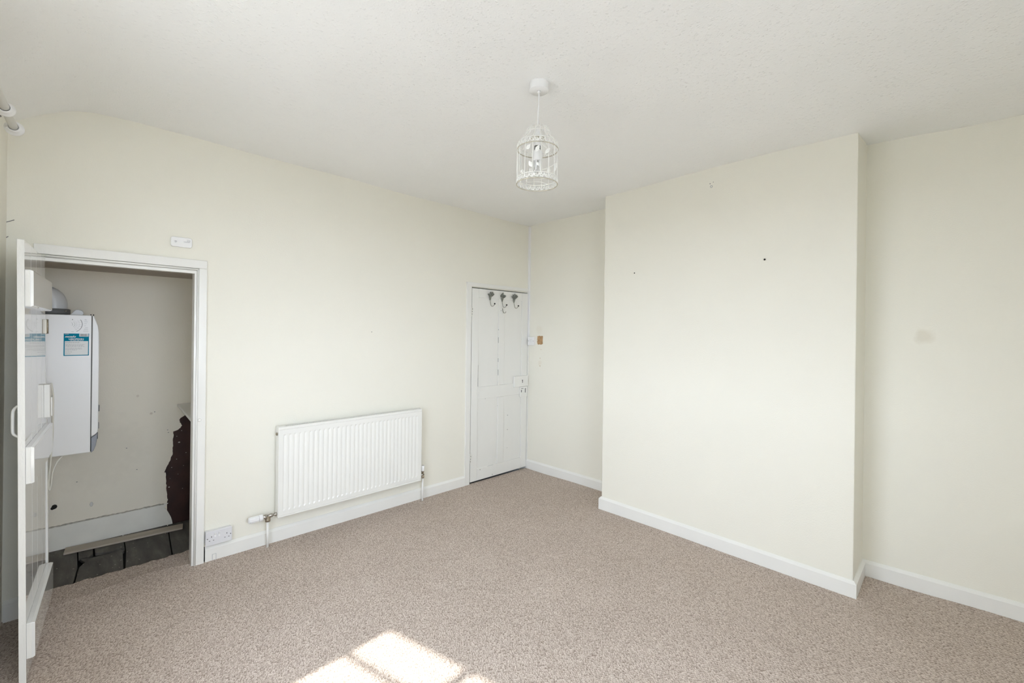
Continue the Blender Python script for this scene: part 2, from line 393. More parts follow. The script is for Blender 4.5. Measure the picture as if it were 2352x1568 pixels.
wr = MB(); VY0, VY1, VZ0, VZ1 = -3.87, -2.40, 0.80, 2.2
wr.box(XR, XR+0.25, -4.3, VY0, Z0, Z1); wr.box(XR, XR+0.25, VY1, 0.12, Z0, Z1); wr.box(XR, XR+0.25, VY0, VY1, Z0, VZ0); wr.box(XR, XR+0.25, VY0, VY1, VZ1, Z1)
struct('wall_right', wr, M_WALL, 'cream wall opposite the radiator, with an added second window', 'wall')
w2 = empty('window_added', (XR+0.2, -3.09, 0)); tag(w2, 'added white window in the wall opposite the radiator', 'window', None, 'structure')  # unseen window added to even out the brightness of the room
f2 = MB()
for (a, b, c, d) in ((VY0, VY0+0.06, VZ0, VZ1), (VY1-0.06, VY1, VZ0, VZ1), (VY0, VY1, VZ0, VZ0+0.06), (VY0, VY1, VZ1-0.06, VZ1), (-3.12, -3.06, VZ0, VZ1)): f2.box(XR+0.17, XR+0.23, a, b, c, d)
child_world(f2.build('window_frame', M_GLOSS), w2)
for a, b in ((VY0+0.06, -3.12), (-3.06, VY1-0.06)): child_world(box(XR+0.198, XR+0.202, a, b, VZ0+0.06, VZ1-0.06).build('pane', M_GLASS), w2)
WX0, WX1, WZ0, WZ1 = 1.36, 2.78, 0.74, 2.28    # opening of the window
ww = MB(); y0, y1 = YW-WT, YW
ww.box(-0.11, WX0, y0, y1, Z0, Z1); ww.box(WX1, XR+0.12, y0, y1, Z0, Z1)
ww.box(WX0, WX1, y0, y1, Z0, WZ0); ww.box(WX0, WX1, y0, y1, WZ1, Z1)
struct('wall_window', ww, M_WALL, 'cream outer wall with the window, at the curtain pole', 'wall')

# window frame: set askew in the deep reveal; two lights with a transom bar
wroot = empty('window_1', (1.491, -4.32, 0)); tag(wroot, 'white two-light window lighting the room from behind', 'window', None, 'structure')
wroot.rotation_euler = (0, 0, math.atan2(0.226, 0.974)*1.0)
HZ = 2.135
def wpart(name, mb, mat): return mb.build(name, mat, wroot)
fr = MB(); W1, SILL = 1.20, 0.78
fr.box(-0.16, 0, -0.05, 0.03, SILL-0.06, HZ+0.2); fr.box(W1, W1+0.14, -0.05, 0.03, SILL-0.06, HZ+0.2)
fr.box(-0.16, W1+0.14, -0.05, 0.03, HZ, HZ+0.22); fr.box(-0.16, W1+0.14, -0.05, 0.08, SILL-0.08, SILL)
wpart('window_frame', fr, M_GLOSS)
wpart('mullion', box(0.475, 0.525, -0.04, 0.02, SILL, HZ), M_GLOSS)
wpart('glazing_bar', box(0, 0.47, -0.025, 0.005, HZ-0.308, HZ-0.288), M_GLOSS)
wpart('glazing_bar', box(0.53, W1, -0.025, 0.005, HZ-0.308, HZ-0.288), M_GLOSS)
for a, b_ in ((0, 0.47), (0.53, W1)):
    wpart('pane', box(a, b_, -0.012, -0.008, SILL, HZ-0.308), M_GLASS); wpart('pane', box(a, b_, -0.012, -0.008, HZ-0.288, HZ), M_GLASS)

# ------------------------------------------------------------------ cupboard behind the open door
CX, CZ = -0.90, -0.012
# back wall plaster with a torn edge, brown board showing behind it
torn = [(-3.040, 0.802), (-3.047, 0.785), (-3.040, 0.765), (-3.029, 0.742), (-3.040, 0.725), (-3.055, 0.712), (-3.085, 0.703), (-3.083, 0.66), (-3.086, 0.62),
        (-3.088, 0.575), (-3.086, 0.535), (-3.099, 0.49), (-3.112, 0.455), (-3.128, 0.418), (-3.138, 0.396), (-3.128, 0.388), (-3.126, 0.34), (-3.122, 0.29),
        (-3.120, 0.235), (-3.117, 0.19), (-3.113, 0.176)]
rough_pts = []
for i in range(len(torn)-1):
    a, b_ = torn[i], torn[i+1]
    for k in range(3):
        t = k/3; j = 0.0035*(random.random()-0.5)*2 if k else 0
        rough_pts.append((a[0]+(b_[0]-a[0])*t+j, a[1]+(b_[1]-a[1])*t+j*0.6))
rough_pts.append(torn[-1])
poly = [(-3.92, CZ-0.05), (-3.118, CZ-0.05), (-3.118, 0.16)] + rough_pts[::-1] + [(-3.012, 0.82), (-3.0, 0.905), (-2.55, 0.905), (-2.55, 2.0), (-3.92, 2.0)]
cb = MB(); cb.prism(poly, lambda a, b, d: (d, a, b), CX, CX-0.012)
struct('wall_cupboard_back', cb, M_CUP_WALL, 'grubby cream back wall inside the cupboard with a torn edge', 'wall')
bb = Thing('wall_cupboard_board', (CX-0.02, -2.9, 0), 'dark brown bare board showing where the cupboard wall is torn away', 'board', None, 'structure')
bb.part('board', box(CX-0.06, CX-0.0125, -3.25, -2.5, -0.08, 0.95), M_BROWN)
for (py, pz, r) in ((-3.045, 0.61, 0.007), (-3.105, 0.27, 0.005), (-3.06, 0.48, 0.003), (-3.09, 0.42, 0.003), (-3.03, 0.70, 0.003), (-3.05, 0.36, 0.002),
                    (-3.0, 0.52, 0.003), (-3.10, 0.335, 0.002), (-3.02, 0.24, 0.003), (-3.06, 0.66, 0.003), (-3.015, 0.42, 0.002)):
    bb.part('flake', MB().ball((CX-0.0115, py, pz), r, 6, (0.4, 1.2, 0.8)), M_CHIP)
struct('wall_cupboard_left', box(-1.0, -0.11, -4.02, -3.905, Z0, 2.0), M_CUP_WALL, 'cream side wall the boiler hangs on', 'wall')
struct('wall_cupboard_right', box(-1.0, -0.11, -2.60, -2.5, Z0, 2.0), M_CUP_WALL, 'cream side wall of the cupboard beyond the shelf', 'wall')
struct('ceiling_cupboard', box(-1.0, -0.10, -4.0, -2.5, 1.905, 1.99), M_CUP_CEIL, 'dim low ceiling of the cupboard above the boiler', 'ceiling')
struct('door_backing', box(-0.22, -0.17, -1.0, 0.1, Z0, 2.2), M_DGREY, 'dark unseen slab added behind the closed white door', 'wall')  # added slab that stops outside light leaking round the closed door
struct('floor_slab', box(-1.1, XR+0.1, -4.3, 0.15, -0.12, -0.05), M_BLACK, 'dark subfloor beneath the carpet and boards', 'floor')
# floorboards
fb = empty('floor_cupboard', (-0.55, -3.4, CZ)); tag(fb, 'dirty dark floorboards on the cupboard floor', 'floorboards', None, 'structure')
def board(pts, z=CZ, t=0.02):
    m = MB(); m.prism(pts, lambda a, b, d: (a, b, d), z-t, z); o = m.build('board', M_BOARD, None, 0.0015, 1); child_world(o, fb)
XA, XB = -0.89, -0.16
board([(XA, -3.90), (XB, -3.90), (XB, -3.645), (-0.52, -3.615), (XA, -3.618)], CZ)
board([(-0.635, -3.605), (-0.61, -3.56), (-0.60, -3.47), (-0.62, -3.405), (-0.60, -3.385), (-0.57, -3.395), (XB, -3.416), (XB, -3.638), (-0.50, -3.608), (-0.56, -3.58)], CZ-0.003)
board([(XA, -3.61), (-0.655, -3.61), (-0.632, -3.56), (-0.66, -3.545), (-0.67, -3.54), (XA, -3.535)], CZ-0.002)
board([(XA, -3.53), (-0.665, -3.53), (-0.625, -3.46), (-0.64, -3.40), (-0.62, -3.382), (XA, -3.378)], CZ)
board([(XA, -3.372), (-0.60, -3.376), (XB, -3.409), (XB, -3.175), (XA, -3.118)], CZ-0.001)
board([(XA, -3.112), (XB, -3.168), (XB, -2.93), (XA, -2.90)], CZ-0.002)
board([(XA, -2.894), (XB, -2.924), (XB, -2.62), (XA, -2.62)], CZ)

# ------------------------------------------------------------------ skirtings
def skirting(mb, p0, p1, nrm, h0, h1, m0=0, m1=0, t=0.018, zb0=-0.03, zb1=-0.03):
    p0, p1, n = Vector(p0), Vector(p1), Vector(nrm); d = (p1-p0).normalized()
    def prof(h, zb): return [(0, zb), (t, zb), (t, h-0.017), (t-0.003, h-0.013), (0.005, h-0.001), (0, h)]
    a = [p0+n*q-d*q*m0+Vector((0, 0, z)) for q, z in prof(h0, zb0)]
    b = [p1+n*q+d*q*m1+Vector((0, 0, z)) for q, z in prof(h1, zb1)]
    k = len(a); mb.add(a+b, [tuple(range(k)), tuple(range(k, 2*k))[::-1]]+[(i, i+k, (i+1) % k+k, (i+1) % k) for i in range(k)])
sk = MB(); skirting(sk, (0, -3.033, 0), (0, -0.902, 0), (1, 0, 0), 0.098, 0.094)
bl = struct('baseboard_left', sk, M_SKIRT, 'white skirting under the radiator, patched near the socket', 'skirting')
gp = box(0.0005, 0.004, -3.0395, -3.0332, -0.02, 0.10).build('gap', M_BLACK); gp.parent = bl
ol = box(0.0179, 0.0188, -2.995, -2.972, 0.004, 0.044).build('filler_patch', M_INK_L); ol.parent = bl
ol2 = box(0.0182, 0.0193, -2.9925, -2.9745, 0.006, 0.042).build('filler_patch', M_SKIRT); ol2.parent = bl
sk = MB(); skirting(sk, (0, -3.89, 0), (0, -3.835, 0), (1, 0, 0), 0.105, 0.11)
struct('baseboard_corner', sk, M_SKIRT, 'short cracked white skirting behind the open door', 'skirting')
sk = MB(); fdir = Vector((A, -0.045, 0)).normalized(); fn = Vector((fdir.y, -fdir.x, 0))
skirting(sk, (0.0, 0.0, 0), (A, -0.045, 0), fn, 0.092, 0.104)
struct('baseboard_far', sk, M_SKIRT, 'white skirting in the left alcove beside the white door', 'skirting')
sk = MB()
skirting(sk, (A, -D, 0), (B, -D, 0), (0, -1, 0), 0.107, 0.082, 1, 1)
skirting(sk, (A, -0.05, 0), (A, -D, 0), (-1, 0, 0), 0.105, 0.107, 0, 1)
skirting(sk, (B, -D, 0), (B, -E, 0), (1, 0, 0), 0.082, 0.09, 1, 0)
bc = struct('baseboard_chimney', sk, M_SKIRT, 'white skirting wrapped round the foot of the chimney breast', 'skirting')
sk = MB(); skirting(sk, (B, -E, 0), (XR, -E, 0), (0, -1, 0), 0.09, 0.115)
struct('baseboard_right', sk, M_SKIRT, 'white skirting in the right alcove', 'skirting')
# cupboard skirting, broken off at the torn wall
m = MB(); spts = [(-3.9, CZ-0.01), (-3.083, CZ-0.01), (-3.087, 0.01), (-3.094, 0.04), (-3.108, 0.075), (-3.117, 0.095), (-3.121, 0.105), (-3.137, 0.124), (-3.124, 0.145), (-3.112, 0.152), (-3.3, 0.152), (-3.9, 0.148)]
m.prism(spts, lambda a, b, d: (d, a, b), CX, CX+0.014)
bcs = struct('baseboard_cupboard', m, M_CUP_SK, 'scuffed white skirting inside the cupboard, broken at its right end', 'skirting')
dl = MB(); n_ = 60; tops = [(-3.9+0.76*k/n_, 0.1500+0.004*k/n_*0.76+random.uniform(0.0, 0.005)) for k in range(n_+1)]; bots = [(y, 0.1485+(y+3.9)*0.004-random.uniform(0, 0.003)) for y, z in tops]
dl.add([(CX+0.0147, y, z) for y, z in tops]+[(CX+0.0147, y, z) for y, z in bots]+[(CX+0.0005, y, z+0.001) for y, z in tops], [(k, k+1, n_+2+k, n_+1+k) for k in range(n_)]+[(k, 2*n_+2+k, 2*n_+3+k, k+1) for k in range(n_)])
o = dl.build('dirt_line', M_DIRT, None); o.parent = bcs

# ------------------------------------------------------------------ door frame of the cupboard (trim_1)
t1 = Thing('trim_1', (0.0, -3.08, 0), 'white gloss architrave round the cupboard doorway', 'door frame', None, 'structure')
def arch_profile(lo, hi):  # (offset from opening, projection): stepped bead then flat
    return lo, hi
yi, yo = -3.0985, -3.040               # right leg: inner and outer edge of the architrave
ZI, ZO = 1.868, 1.942
t1.part('architrave_leg', box(0, 0.021, yi+0.015, yo, -0.03, ZI+0.0215), M_GLOSS, 0.003)
t1.part('architrave_bead', MB().tube([(0.018, yi+0.0095, -0.02), (0.018, yi+0.0095, ZI+0.012)], 0.0058, 8), M_GLOSS)
t1.part('door_stop', box(-0.018, 0.013, yi-0.007, yi+0.0055, -0.03, ZI-0.012), M_GLOSS_THICK, 0.002)
t1.part('jamb_lining', box(-0.108, -0.0185, yi, yi+0.014, -0.03, ZI), M_GLOSS, 0.002)
t1.part('architrave_head', box(0, 0.021, -3.800, yo, ZI+0.022, ZO), M_GLOSS_THICK, 0.003)
t1.part('architrave_bead', MB().tube([(0.018, -3.79, ZI+0.014), (0.018, yi+0.012, ZI+0.014)], 0.0062, 8), M_GLOSS_THICK)
t1.part('head_stop', box(-0.018, 0.013, -3.79, yi+0.0055, ZI-0.012, ZI+0.007), M_GLOSS_THICK, 0.002)
t1.part('head_lining', box(-0.108, -0.0185, OY0, yi, ZI-0.004, ZI+0.007), M_GLOSS, 0.002)
jl = MB(); jl.prism([(-3.80, -0.03), (-3.729, -0.03), (-3.742, 0.9), (-3.768, ZI), (-3.80, ZI)], lambda a, b, d: (d, a, b), -0.108, 0.004)
t1.part('jamb_lining', jl, M_GLOSS, 0.001)
t1.part('catch', MB().lathe([(0.009, 0), (0.010, 0.004), (0.007, 0.010)], 12, (0.021, -3.0735, 0.927), (1, 0, 0)), M_SATIN, label='painted-over round door catch')

# ------------------------------------------------------------------ the open ledged door (door_1)
leaf = empty('door_1'); tag(leaf, 'open white gloss boarded door with three ledges, seen nearly edge on', 'door', None, 'structure')
X = Vector((0.650, -0.040, 0)).normalized(); Zv = Vector((0, -0.0113, 1)).normalized()
Yv = Zv.cross(X).normalized(); Zv = X.cross(Yv)
ML = Matrix((X, Yv, Zv)).transposed().to_4x4(); ML.translation = Vector((0.020, -3.7365, 0.006)); leaf.matrix_world = ML
LW, LH = 0.652, 1.862
xs = [0, 0.155, 0.31, 0.47, LW]
for i in range(4):
    box(xs[i]+0.001, xs[i+1]-0.001, -0.021, 0, 0, LH).build('board', M_GLOSS_LEAF if i < 3 else M_GLOSS_LEAF, leaf, 0.002, 2)
box(LW-0.0009, LW+0.0012, -0.0212, 0.0002, 0, LH).build('edge_strip', M_GLOSS_THICK, leaf, 0.0006, 1)
def ledge(z0, z1, t, mt):
    m = MB(); pr = [(0, z0), (0, z1), (t-0.010, z1), (t, z1-0.004), (t, z0+0.004), (t-0.008, z0)]
    m.prism(pr, lambda a, b, d: (d, a, b), 0.004, LW-0.004); return m.build('ledge', mt, leaf, 0.0015, 2)
ledge(1.583, 1.738, 0.026, M_GLOSS_LEAF); ledge(0.836, 0.992, 0.026, M_GLOSS_LEAF); ledge(0.098, 0.248, 0.026, M_GLOSS_LEAF)
for z0, z1 in ((1.583, 1.738), (0.836, 0.992), (0.098, 0.248)):
    box(LW-0.006, LW-0.0015, 0.0005, 0.016, z0+0.002, z1-0.002).build('end_grain', M_GLOSS_THICK, leaf, 0.0015)
# D handle on the outside face
hp = smooth_pts([(LW-0.05, -0.020, 1.165), (LW-0.05, -0.031, 1.158), (LW-0.05, -0.040, 1.140), (LW-0.05, -0.041, 1.10), (LW-0.05, -0.041, 1.06), (LW-0.05, -0.037, 1.043), (LW-0.05, -0.020, 1.028)], 5)
MB().tube(hp, 0.0055, 8).build('handle', M_SATIN, leaf)
hg = box(-0.004, 0.020, 0.0, 0.006, 1.466, 1.538).build('hinge', M_IVORY, leaf, 0.001)
MB().tube([(0.0, 0.007, 1.464), (0.0, 0.007, 1.54)], 0.005, 8).build('hinge_pin', M_BRASS, hg)
lb = box(0.0, 0.07, 0.0, 0.022, 1.03, 1.20).build('lock_block', M_SATIN, leaf, 0.002, label='white painted wooden lock block')
box(0.004, 0.03, 0.0221, 0.027, 1.03, 1.13).build('keeper', M_SATIN, lb, 0.001)

# ------------------------------------------------------------------ closed panelled door (door_2) and its frame
t2 = Thing('trim_2', (0, -0.42, 0), 'plain white frame round the closed door in the corner', 'door frame', None, 'structure')
t2.part('architrave_leg', box(0, 0.016, -0.900, -0.842, -0.03, 1.9655), M_SATIN, 0.002)
t2.part('architrave_head', MB().prism([(-0.835, 1.966), (-0.012, 1.974), (-0.012, 2.006), (-0.900, 2.006), (-0.900, 1.966)], lambda a, b, d: (d, a, b), 0, 0.0155), M_SATIN, 0.002)
t2.part('jamb_lining', box(-0.11, -0.004, DY1-0.006, DY1+0.006, -0.03, 1.97), M_SATIN)
t2.part('architrave_leg', box(0, 0.012, DY1-0.002, -0.0005, -0.03, 2.004), M_SATIN, 0.002)
d2 = Thing('door_2', (0, -0.42, 0.0), 'closed white four-panel door in the far corner', 'door', None, 'structure')
yl, yr, zb, zt = -0.829, -0.020, 0.012, 1.950
xf, xp = 0.009, 0.001
yc0, yc1 = -0.465, -0.376
def stile(name, a, b, c, d): d2.part(name, box(-0.035, xf, a, b, c, d), M_SATIN, 0.003)
stile('stile', yl, -0.742, zb, zt); stile('stile', -0.112, yr, zb, zt)
stile('rail', -0.7415, -0.1125, 1.862, zt); stile('rail', -0.7415, -0.1125, 0.832, 0.957); stile('rail', -0.7415, -0.1125, zb, 0.130)
stile('muntin', yc0, yc1, 0.9575, 1.8615); stile('muntin', yc0, yc1, 0.1305, 0.8315)
for (a, b) in ((-0.742, yc0), (yc1, -0.112)):
    for (c, d) in ((0.957, 1.862), (0.130, 0.832)):
        d2.part('panel', box(-0.030, xp, a+0.0015, b-0.0015, c, d), M_SATIN)
# open joints and chips showing dark
for (a, b, c, d) in ((-0.7435, -0.7405, 0.962, 1.05), (-0.743, -0.7418, 1.05, 1.18), (-0.4658, -0.4643, 1.40, 1.46), (-0.4658, -0.4645, 1.535, 1.545), (-0.4658, -0.4643, 1.06, 1.12), (-0.4658, -0.4648, 1.20, 1.24)):
    d2.part('open_joint', box(xf-0.004, xf+0.0006, a, b, c, d), M_INK)
d2.part('open_joint', box(xf-0.004, xf+0.0006, -0.60, -0.52, 0.1288, 0.1305), M_INK_L)
for (y, z, r) in ((-0.312, 0.62, 0.006), (-0.312, 0.465, 0.006), (-0.314, 0.27, 0.004), (-0.70, 0.115, 0.006), (-0.53, 0.03, 0.006), (-0.64, 0.83, 0.004), (-0.105, 0.83, 0.011), (-0.47, 0.74, 0.003)):
    d2.part('chip', MB().ball((xf if abs(y+0.312) > 0.01 else xp, y, z), r, 6, (0.35, 0.7, 1)), M_DGREY)
lk = d2.part('lock_box', box(xf, 0.030, -0.238, -0.022, 0.918, 1.036), M_SATIN, 0.003, label='white painted rim lock case')
MB().ball((0.030, -0.115, 0.985), 0.0085, 8, (0.15, 0.8, 1)).build('keyhole', M_BLACK, lk)
box(0.0295, 0.0308, -0.1185, -0.1105, 0.958, 0.983).build('keyhole', M_BLACK, lk)
ltch = d2.part('latch', box(xf, 0.022, -0.140, -0.028, 0.80, 0.914), M_SATIN, 0.003)
for (a, b, c, d) in ((-0.128, -0.116, 0.853, 0.880), (-0.066, -0.054, 0.846, 0.895), (-0.125, -0.09, 0.892, 0.898)):
    box(0.0215, 0.0228, a, b, c, d).build('slot', M_DGREY, ltch)
for z0, z1 in ((1.67, 1.76), (0.205, 0.30)):
    hb = d2.part('hinge', MB().tube([(0.014, -0.836, z0), (0.014, -0.836, z1)], 0.006, 8), M_IVORY, label='paint-chipped butt hinge')
    for k in range(3):
        MB().ball((0.0205, -0.836+0.003*(k-1), z0+0.02+0.025*k), 0.005, 6, (0.4, 0.8, 1.2)).build('chip', M_DGREY, hb)
    for ch in hb.children: pass

# ------------------------------------------------------------------ hooks on the closed door
def petal(mb, c, ang, ln, wd, tilt):
    d = Vector((0.35*tilt, math.sin(ang), math.cos(ang))).normalized(); s = Vector((0, math.cos(ang), -math.sin(ang)))
    n = Vector((1, 0, 0)); c = Vector(c)
    pts = [c, c+d*ln*0.5+s*wd+n*0.003, c+d*ln, c+d*ln*0.5-s*wd+n*0.003]
    q = [p+n*0.003 for p in pts]
    mb.add(pts+q, [(0, 1, 2, 3), (7, 6, 5, 4), (0, 4, 5, 1), (1, 5, 6, 2), (2, 6, 7, 3), (3, 7, 4, 0)], True)
def ornate_hook(y, ztop, zmid, zbot, label, seed):
    rnd = random.Random(seed); base = 0.0
    t = Thing('coat_hook', (xf, y, zmid), label, 'hook', 'ornate flower hooks on the white door')
    m = MB(); kx = xf+0.006
    m.add([(xf, y-0.016, zmid+0.01), (xf, y+0.016, zmid+0.01), (xf, y+0.006, zmid-0.03), (xf, y-0.006, zmid-0.03), (kx+0.008, y-0.014, zmid+0.01), (kx+0.008, y+0.014, zmid+0.01), (kx+0.004, y+0.005, zmid-0.03), (kx+0.004, y-0.005, zmid-0.03)],
          [(0, 3, 2, 1), (4, 5, 6, 7), (0, 1, 5, 4), (1, 2, 6, 5), (2, 3, 7, 6), (3, 0, 4, 7)])
    t.part('stem', m, M_PEWTER, 0.002)
    for k in range(7):
        a = -1.15+2.3*k/6+rnd.uniform(-0.12, 0.12); ln = (ztop-zmid)*rnd.uniform(0.75, 1.02)
        m = MB(); petal(m, (kx, y, zmid), a*0.75, ln*0.95, 0.0075, rnd.uniform(0.1, 0.7)); t.part('leaf', m, M_PEWTER)
        tip = Vector((kx+0.010, y+math.sin(a*0.8)*ln*0.62, zmid+math.cos(a*0.8)*ln*rnd.uniform(0.6, 0.95)))
        m = MB(); m.ball(tip, rnd.uniform(0.005, 0.008), 8, (0.7, 1, 1))
        for q in range(5): m.ball(tip+Vector((0.004, 0.008*math.cos(q*1.257), 0.008*math.sin(q*1.257))), 0.0038, 6)
        t.part('blossom', m, M_PEWTER)
    pts = smooth_pts([(kx, y, zmid-0.025), (kx+0.004, y+0.001, zmid-0.05), (kx+0.012, y+0.003, zbot+0.008), (kx+0.024, y+0.010, zbot), (kx+0.036, y+0.020, zbot+0.008), (kx+0.042, y+0.026, zbot+0.026)], 5)
    wk = t.part('wire_hook', MB().tube(pts, 0.0032, 8), M_HOOKWIRE, label='bent wire hook below the flowers')
    b_ = MB().ball(pts[-1], 0.0085, 10).build('ball_end', M_BLACK, None); b_.parent = wk
ornate_hook(-0.595, 1.938, 1.872, 1.780, 'flower-topped wire hook, nearest the hinges of the closed white door', 3)
ornate_hook(-0.424, 1.934, 1.866, 1.776, 'flower-topped wire hook in the middle, above the small bare hook', 11)
ornate_hook(-0.247, 1.940, 1.866, 1.776, 'flower-topped wire hook, furthest from the hinges of the white door', 21)
sh = Thing('small_hook', (xf, -0.415, 1.74), 'small white single hook below the middle flower hook', 'hook')
sh.part('hook_plate', box(xf, xf+0.005, -0.436, -0.404, 1.705, 1.775), M_SATIN, 0.002)
sh.part('hook_wire', MB().tube(smooth_pts([(xf+0.006, -0.417, 1.766), (xf+0.012, -0.418, 1.74), (xf+0.02, -0.416, 1.722), (xf+0.028, -0.402, 1.718), (xf+0.032, -0.393, 1.733)], 5), 0.0035, 8), M_HOOKWIRE)
sh.part('screw', MB().ball((xf+0.005, -0.437, 1.742), 0.004, 8, (0.5, 1, 1)), M_DGREY)

# ------------------------------------------------------------------ boiler
bo = Thing('boiler', (-0.62, -3.70, 0.72), 'white wall-hung boiler with a teal label inside the cupboard', 'boiler')
BX, BY, BZ0, BZ1 = -0.42, -3.5655, 0.716, 1.583
casing = bo.part('casing', box(-0.82, BX, -3.90, BY, BZ0+0.006, BZ1), M_PLASTIC, 0.004)
cv = [(BY+0.003, BZ1), (BY+0.010, BZ1-0.003), (BY+0.020, BZ1-0.035), (BY+0.029, BZ1-0.065), (BY+0.034, BZ1-0.105), (BY+0.036, 1.30), (BY+0.036, 0.87), (BY+0.033, 0.845), (BY+0.024, 0.832), (BY+0.003, 0.815)]
bo.part('front_cover', MB().prism(cv, lambda a, b, d: (d, a, b), -0.815, BX-0.003), M_PLASTIC, 0.012, 4)
cg = [(BY+0.003, 0.811), (BY+0.024, 0.828), (BY+0.032, 0.842), (BY+0.031, 0.80), (BY+0.026, 0.76), (BY+0.016, 0.728), (BY+0.003, 0.716)]
bo.part('control_cover', MB().prism(cg, lambda a, b, d: (d, a, b), -0.812, BX-0.006), M_MGREY, 0.006, 3, label='grey flap at the foot of the boiler')
bo.part('cover_gap', box(-0.81, BX-0.006, BY, BY+0.003, BZ0+0.01, BZ1-0.004), M_BLACK)
for (y, z) in ((BY+0.036, 0.99), (BY+0.034, 0.88), (BY+0.030, 0.815)):
    bo.part('cover_clip', box(BX-0.05, BX-0.035, y-0.004, y+0.006, z-0.02, z+0.02), M_DGREY, 0.002)
bo.part('flue_collar', MB().lathe([(0.074, 0), (0.074, 0.036), (0.066, 0.040)], 28, (-0.62, -3.735, BZ1)), M_DGREY, label='dark grey flue collar')
fl = smooth_pts([(-0.62, -3.735, BZ1+0.03), (-0.62, -3.735, BZ1+0.075), (-0.62, -3.75, BZ1+0.110), (-0.62, -3.785, BZ1+0.126), (-0.62, -3.83, BZ1+0.128), (-0.62, -3.905, BZ1+0.128)], 6)
bo.part('flue_elbow', MB().tube(fl, 0.060, 24), M_FLUE, label='white flue elbow')
bo.part('collar_screw', MB().ball((-0.567, -3.683, BZ1+0.026), 0.006, 8), M_CHROME)
cl_ = MB(); cl_.prism([(-3.665, BZ1), (-3.64, BZ1+0.034), (-3.625, BZ1+0.036), (-3.607, BZ1+0.030), (-3.600, BZ1+0.014), (-3.605, BZ1)], lambda a, b, d: (d, a, b), -0.56, -0.53)
bo.part('test_point_cap', cl_, M_FLUE, 0.003)
for k in (0.0, 0.012): bo.part('cover_screw', MB().ball((BX-0.01, BY-0.004+k, BZ1+0.002), 0.004, 6), M_BLACK)
# teal information label
LX = BX+0.0006; Lf, Lr, Lt, Lb = -3.689, -3.577, 1.468, 1.331
lab = bo.part('information_label', box(BX, LX, Lf, Lr, Lb, Lt), M_TEAL, label='teal and white information label')
def flat(name, y0, y1, z0, z1, mat, x=LX, th=0.0003): 
    o = box(x, x+th, y0, y1, z0, z1).build(name, mat, None); o.parent = lab; return o
flat('label_panel', Lf+0.005, Lr-0.004, Lb+0.005, Lt-0.047, M_PAPER)
flat('barcode_panel', -3.621, -3.580, 1.449, 1.4675, M_PAPER)
rb = random.Random(5); y = -3.617; bars = MB()
while y < -3.584:
    wd = rb.choice((0.0007, 0.0012, 0.002)); bars.box(LX+0.0003, LX+0.0005, y, y+wd, 1.4515, 1.4655); y += wd+rb.choice((0.0008, 0.0012))
o = bars.build('barcode', M_INK, None); o.parent = lab
tl = MB()
for z, segs in ((1.4135, 0.62), (1.4085, 0.66), (1.398, 0.86), (1.3925, 0.80), (1.387, 0.85), (1.3765, 0.72), (1.371, 0.75), (1.365, 0.5), (1.354, 0.3), (1.343, 0.22)):
    y = Lf+0.008; end = Lf+0.008+segs*0.098
    while y < end:
        wd = rb.uniform(0.004, 0.011); tl.box(LX+0.0003, LX+0.0005, y, min(y+wd, end), z, z+0.0021); y += wd+0.0022
o = tl.build('small_print', M_INK_L, None, kind='stuff'); o.parent = lab
def ltext(body, y, z, size, mat, shear=0, bold=0.0, sx=1.0, x=LX+0.0004):
    cu = bpy.data.curves.new('lettering', 'FONT'); cu.body = body; cu.size = size; cu.shear = shear; cu.offset = bold; cu.extrude = 0.0001; cu.materials.append(mat)
    o = bpy.data.objects.new('lettering', cu); COL.objects.link(o); o.parent = lab
    o.matrix_basis = facing_x((x, y, z)) @ Matrix.Diagonal((sx, 1, 1, 1)); return o
ltext('moalo', -3.684, 1.4435, 0.0165, M_PAPER, 0.35, 0.0005, 1.12)
ltext('UMOPEXIN', -3.667, 1.4290, 0.0125, M_PAPER, 0, 0.0004, 1.05)
tl = MB(); y = -3.66
for wd in (0.010, 0.014, 0.012, 0.006, 0.008): tl.box(LX+0.0002, LX+0.0004, y, y+wd, 1.4232, 1.4255); y += wd+0.002
o = tl.build('small_print', M_PAPER, None); o.parent = lab
o = box(LX+0.0001, LX+0.0003, Lf+0.004, Lf+0.022, 1.4628, 1.4645).build('small_print', M_PAPER, None); o.parent = lab
# dial diagram above it
dg = bo.part('dial_diagram', box(BX, BX+0.0004, -3.657, -3.580, 1.474, 1.560), M_PLASTIC, label='printed timer dial diagram')
def arc(cy, cz, r, a0, a1, th, mat=M_INK, n=20):
    pts = [(BX+0.0006, cy+r*math.cos(a0+(a1-a0)*k/n), cz+r*math.sin(a0+(a1-a0)*k/n)) for k in range(n+1)]
    m = MB(); m.tube(pts, th, 4); o = m.build('printed_line', mat, None); o.parent = dg
cy, cz = -3.660, 1.525
arc(cy, cz, 0.052, -1.05, 0.58, 0.0011); arc(cy, cz, 0.040, -1.1, 0.75, 0.0003, M_INK_L); arc(cy, cz, 0.026, -1.0, 1.0, 0.0003, M_INK_L); arc(cy, cz, 0.019, -0.9, 0.9, 0.0005); arc(cy, cz, 0.010, -0.8, 1.2, 0.0005)
for a in (-0.9, -0.6, -0.3, 0, 0.3, 0.5):
    m = MB(); m.tube([(BX+0.0006, cy+0.027*math.cos(a), cz+0.027*math.sin(a)), (BX+0.0006, cy+0.051*math.cos(a), cz+0.051*math.sin(a))], 0.0003, 4); o = m.build('printed_line', M_INK_L, None); o.parent = dg
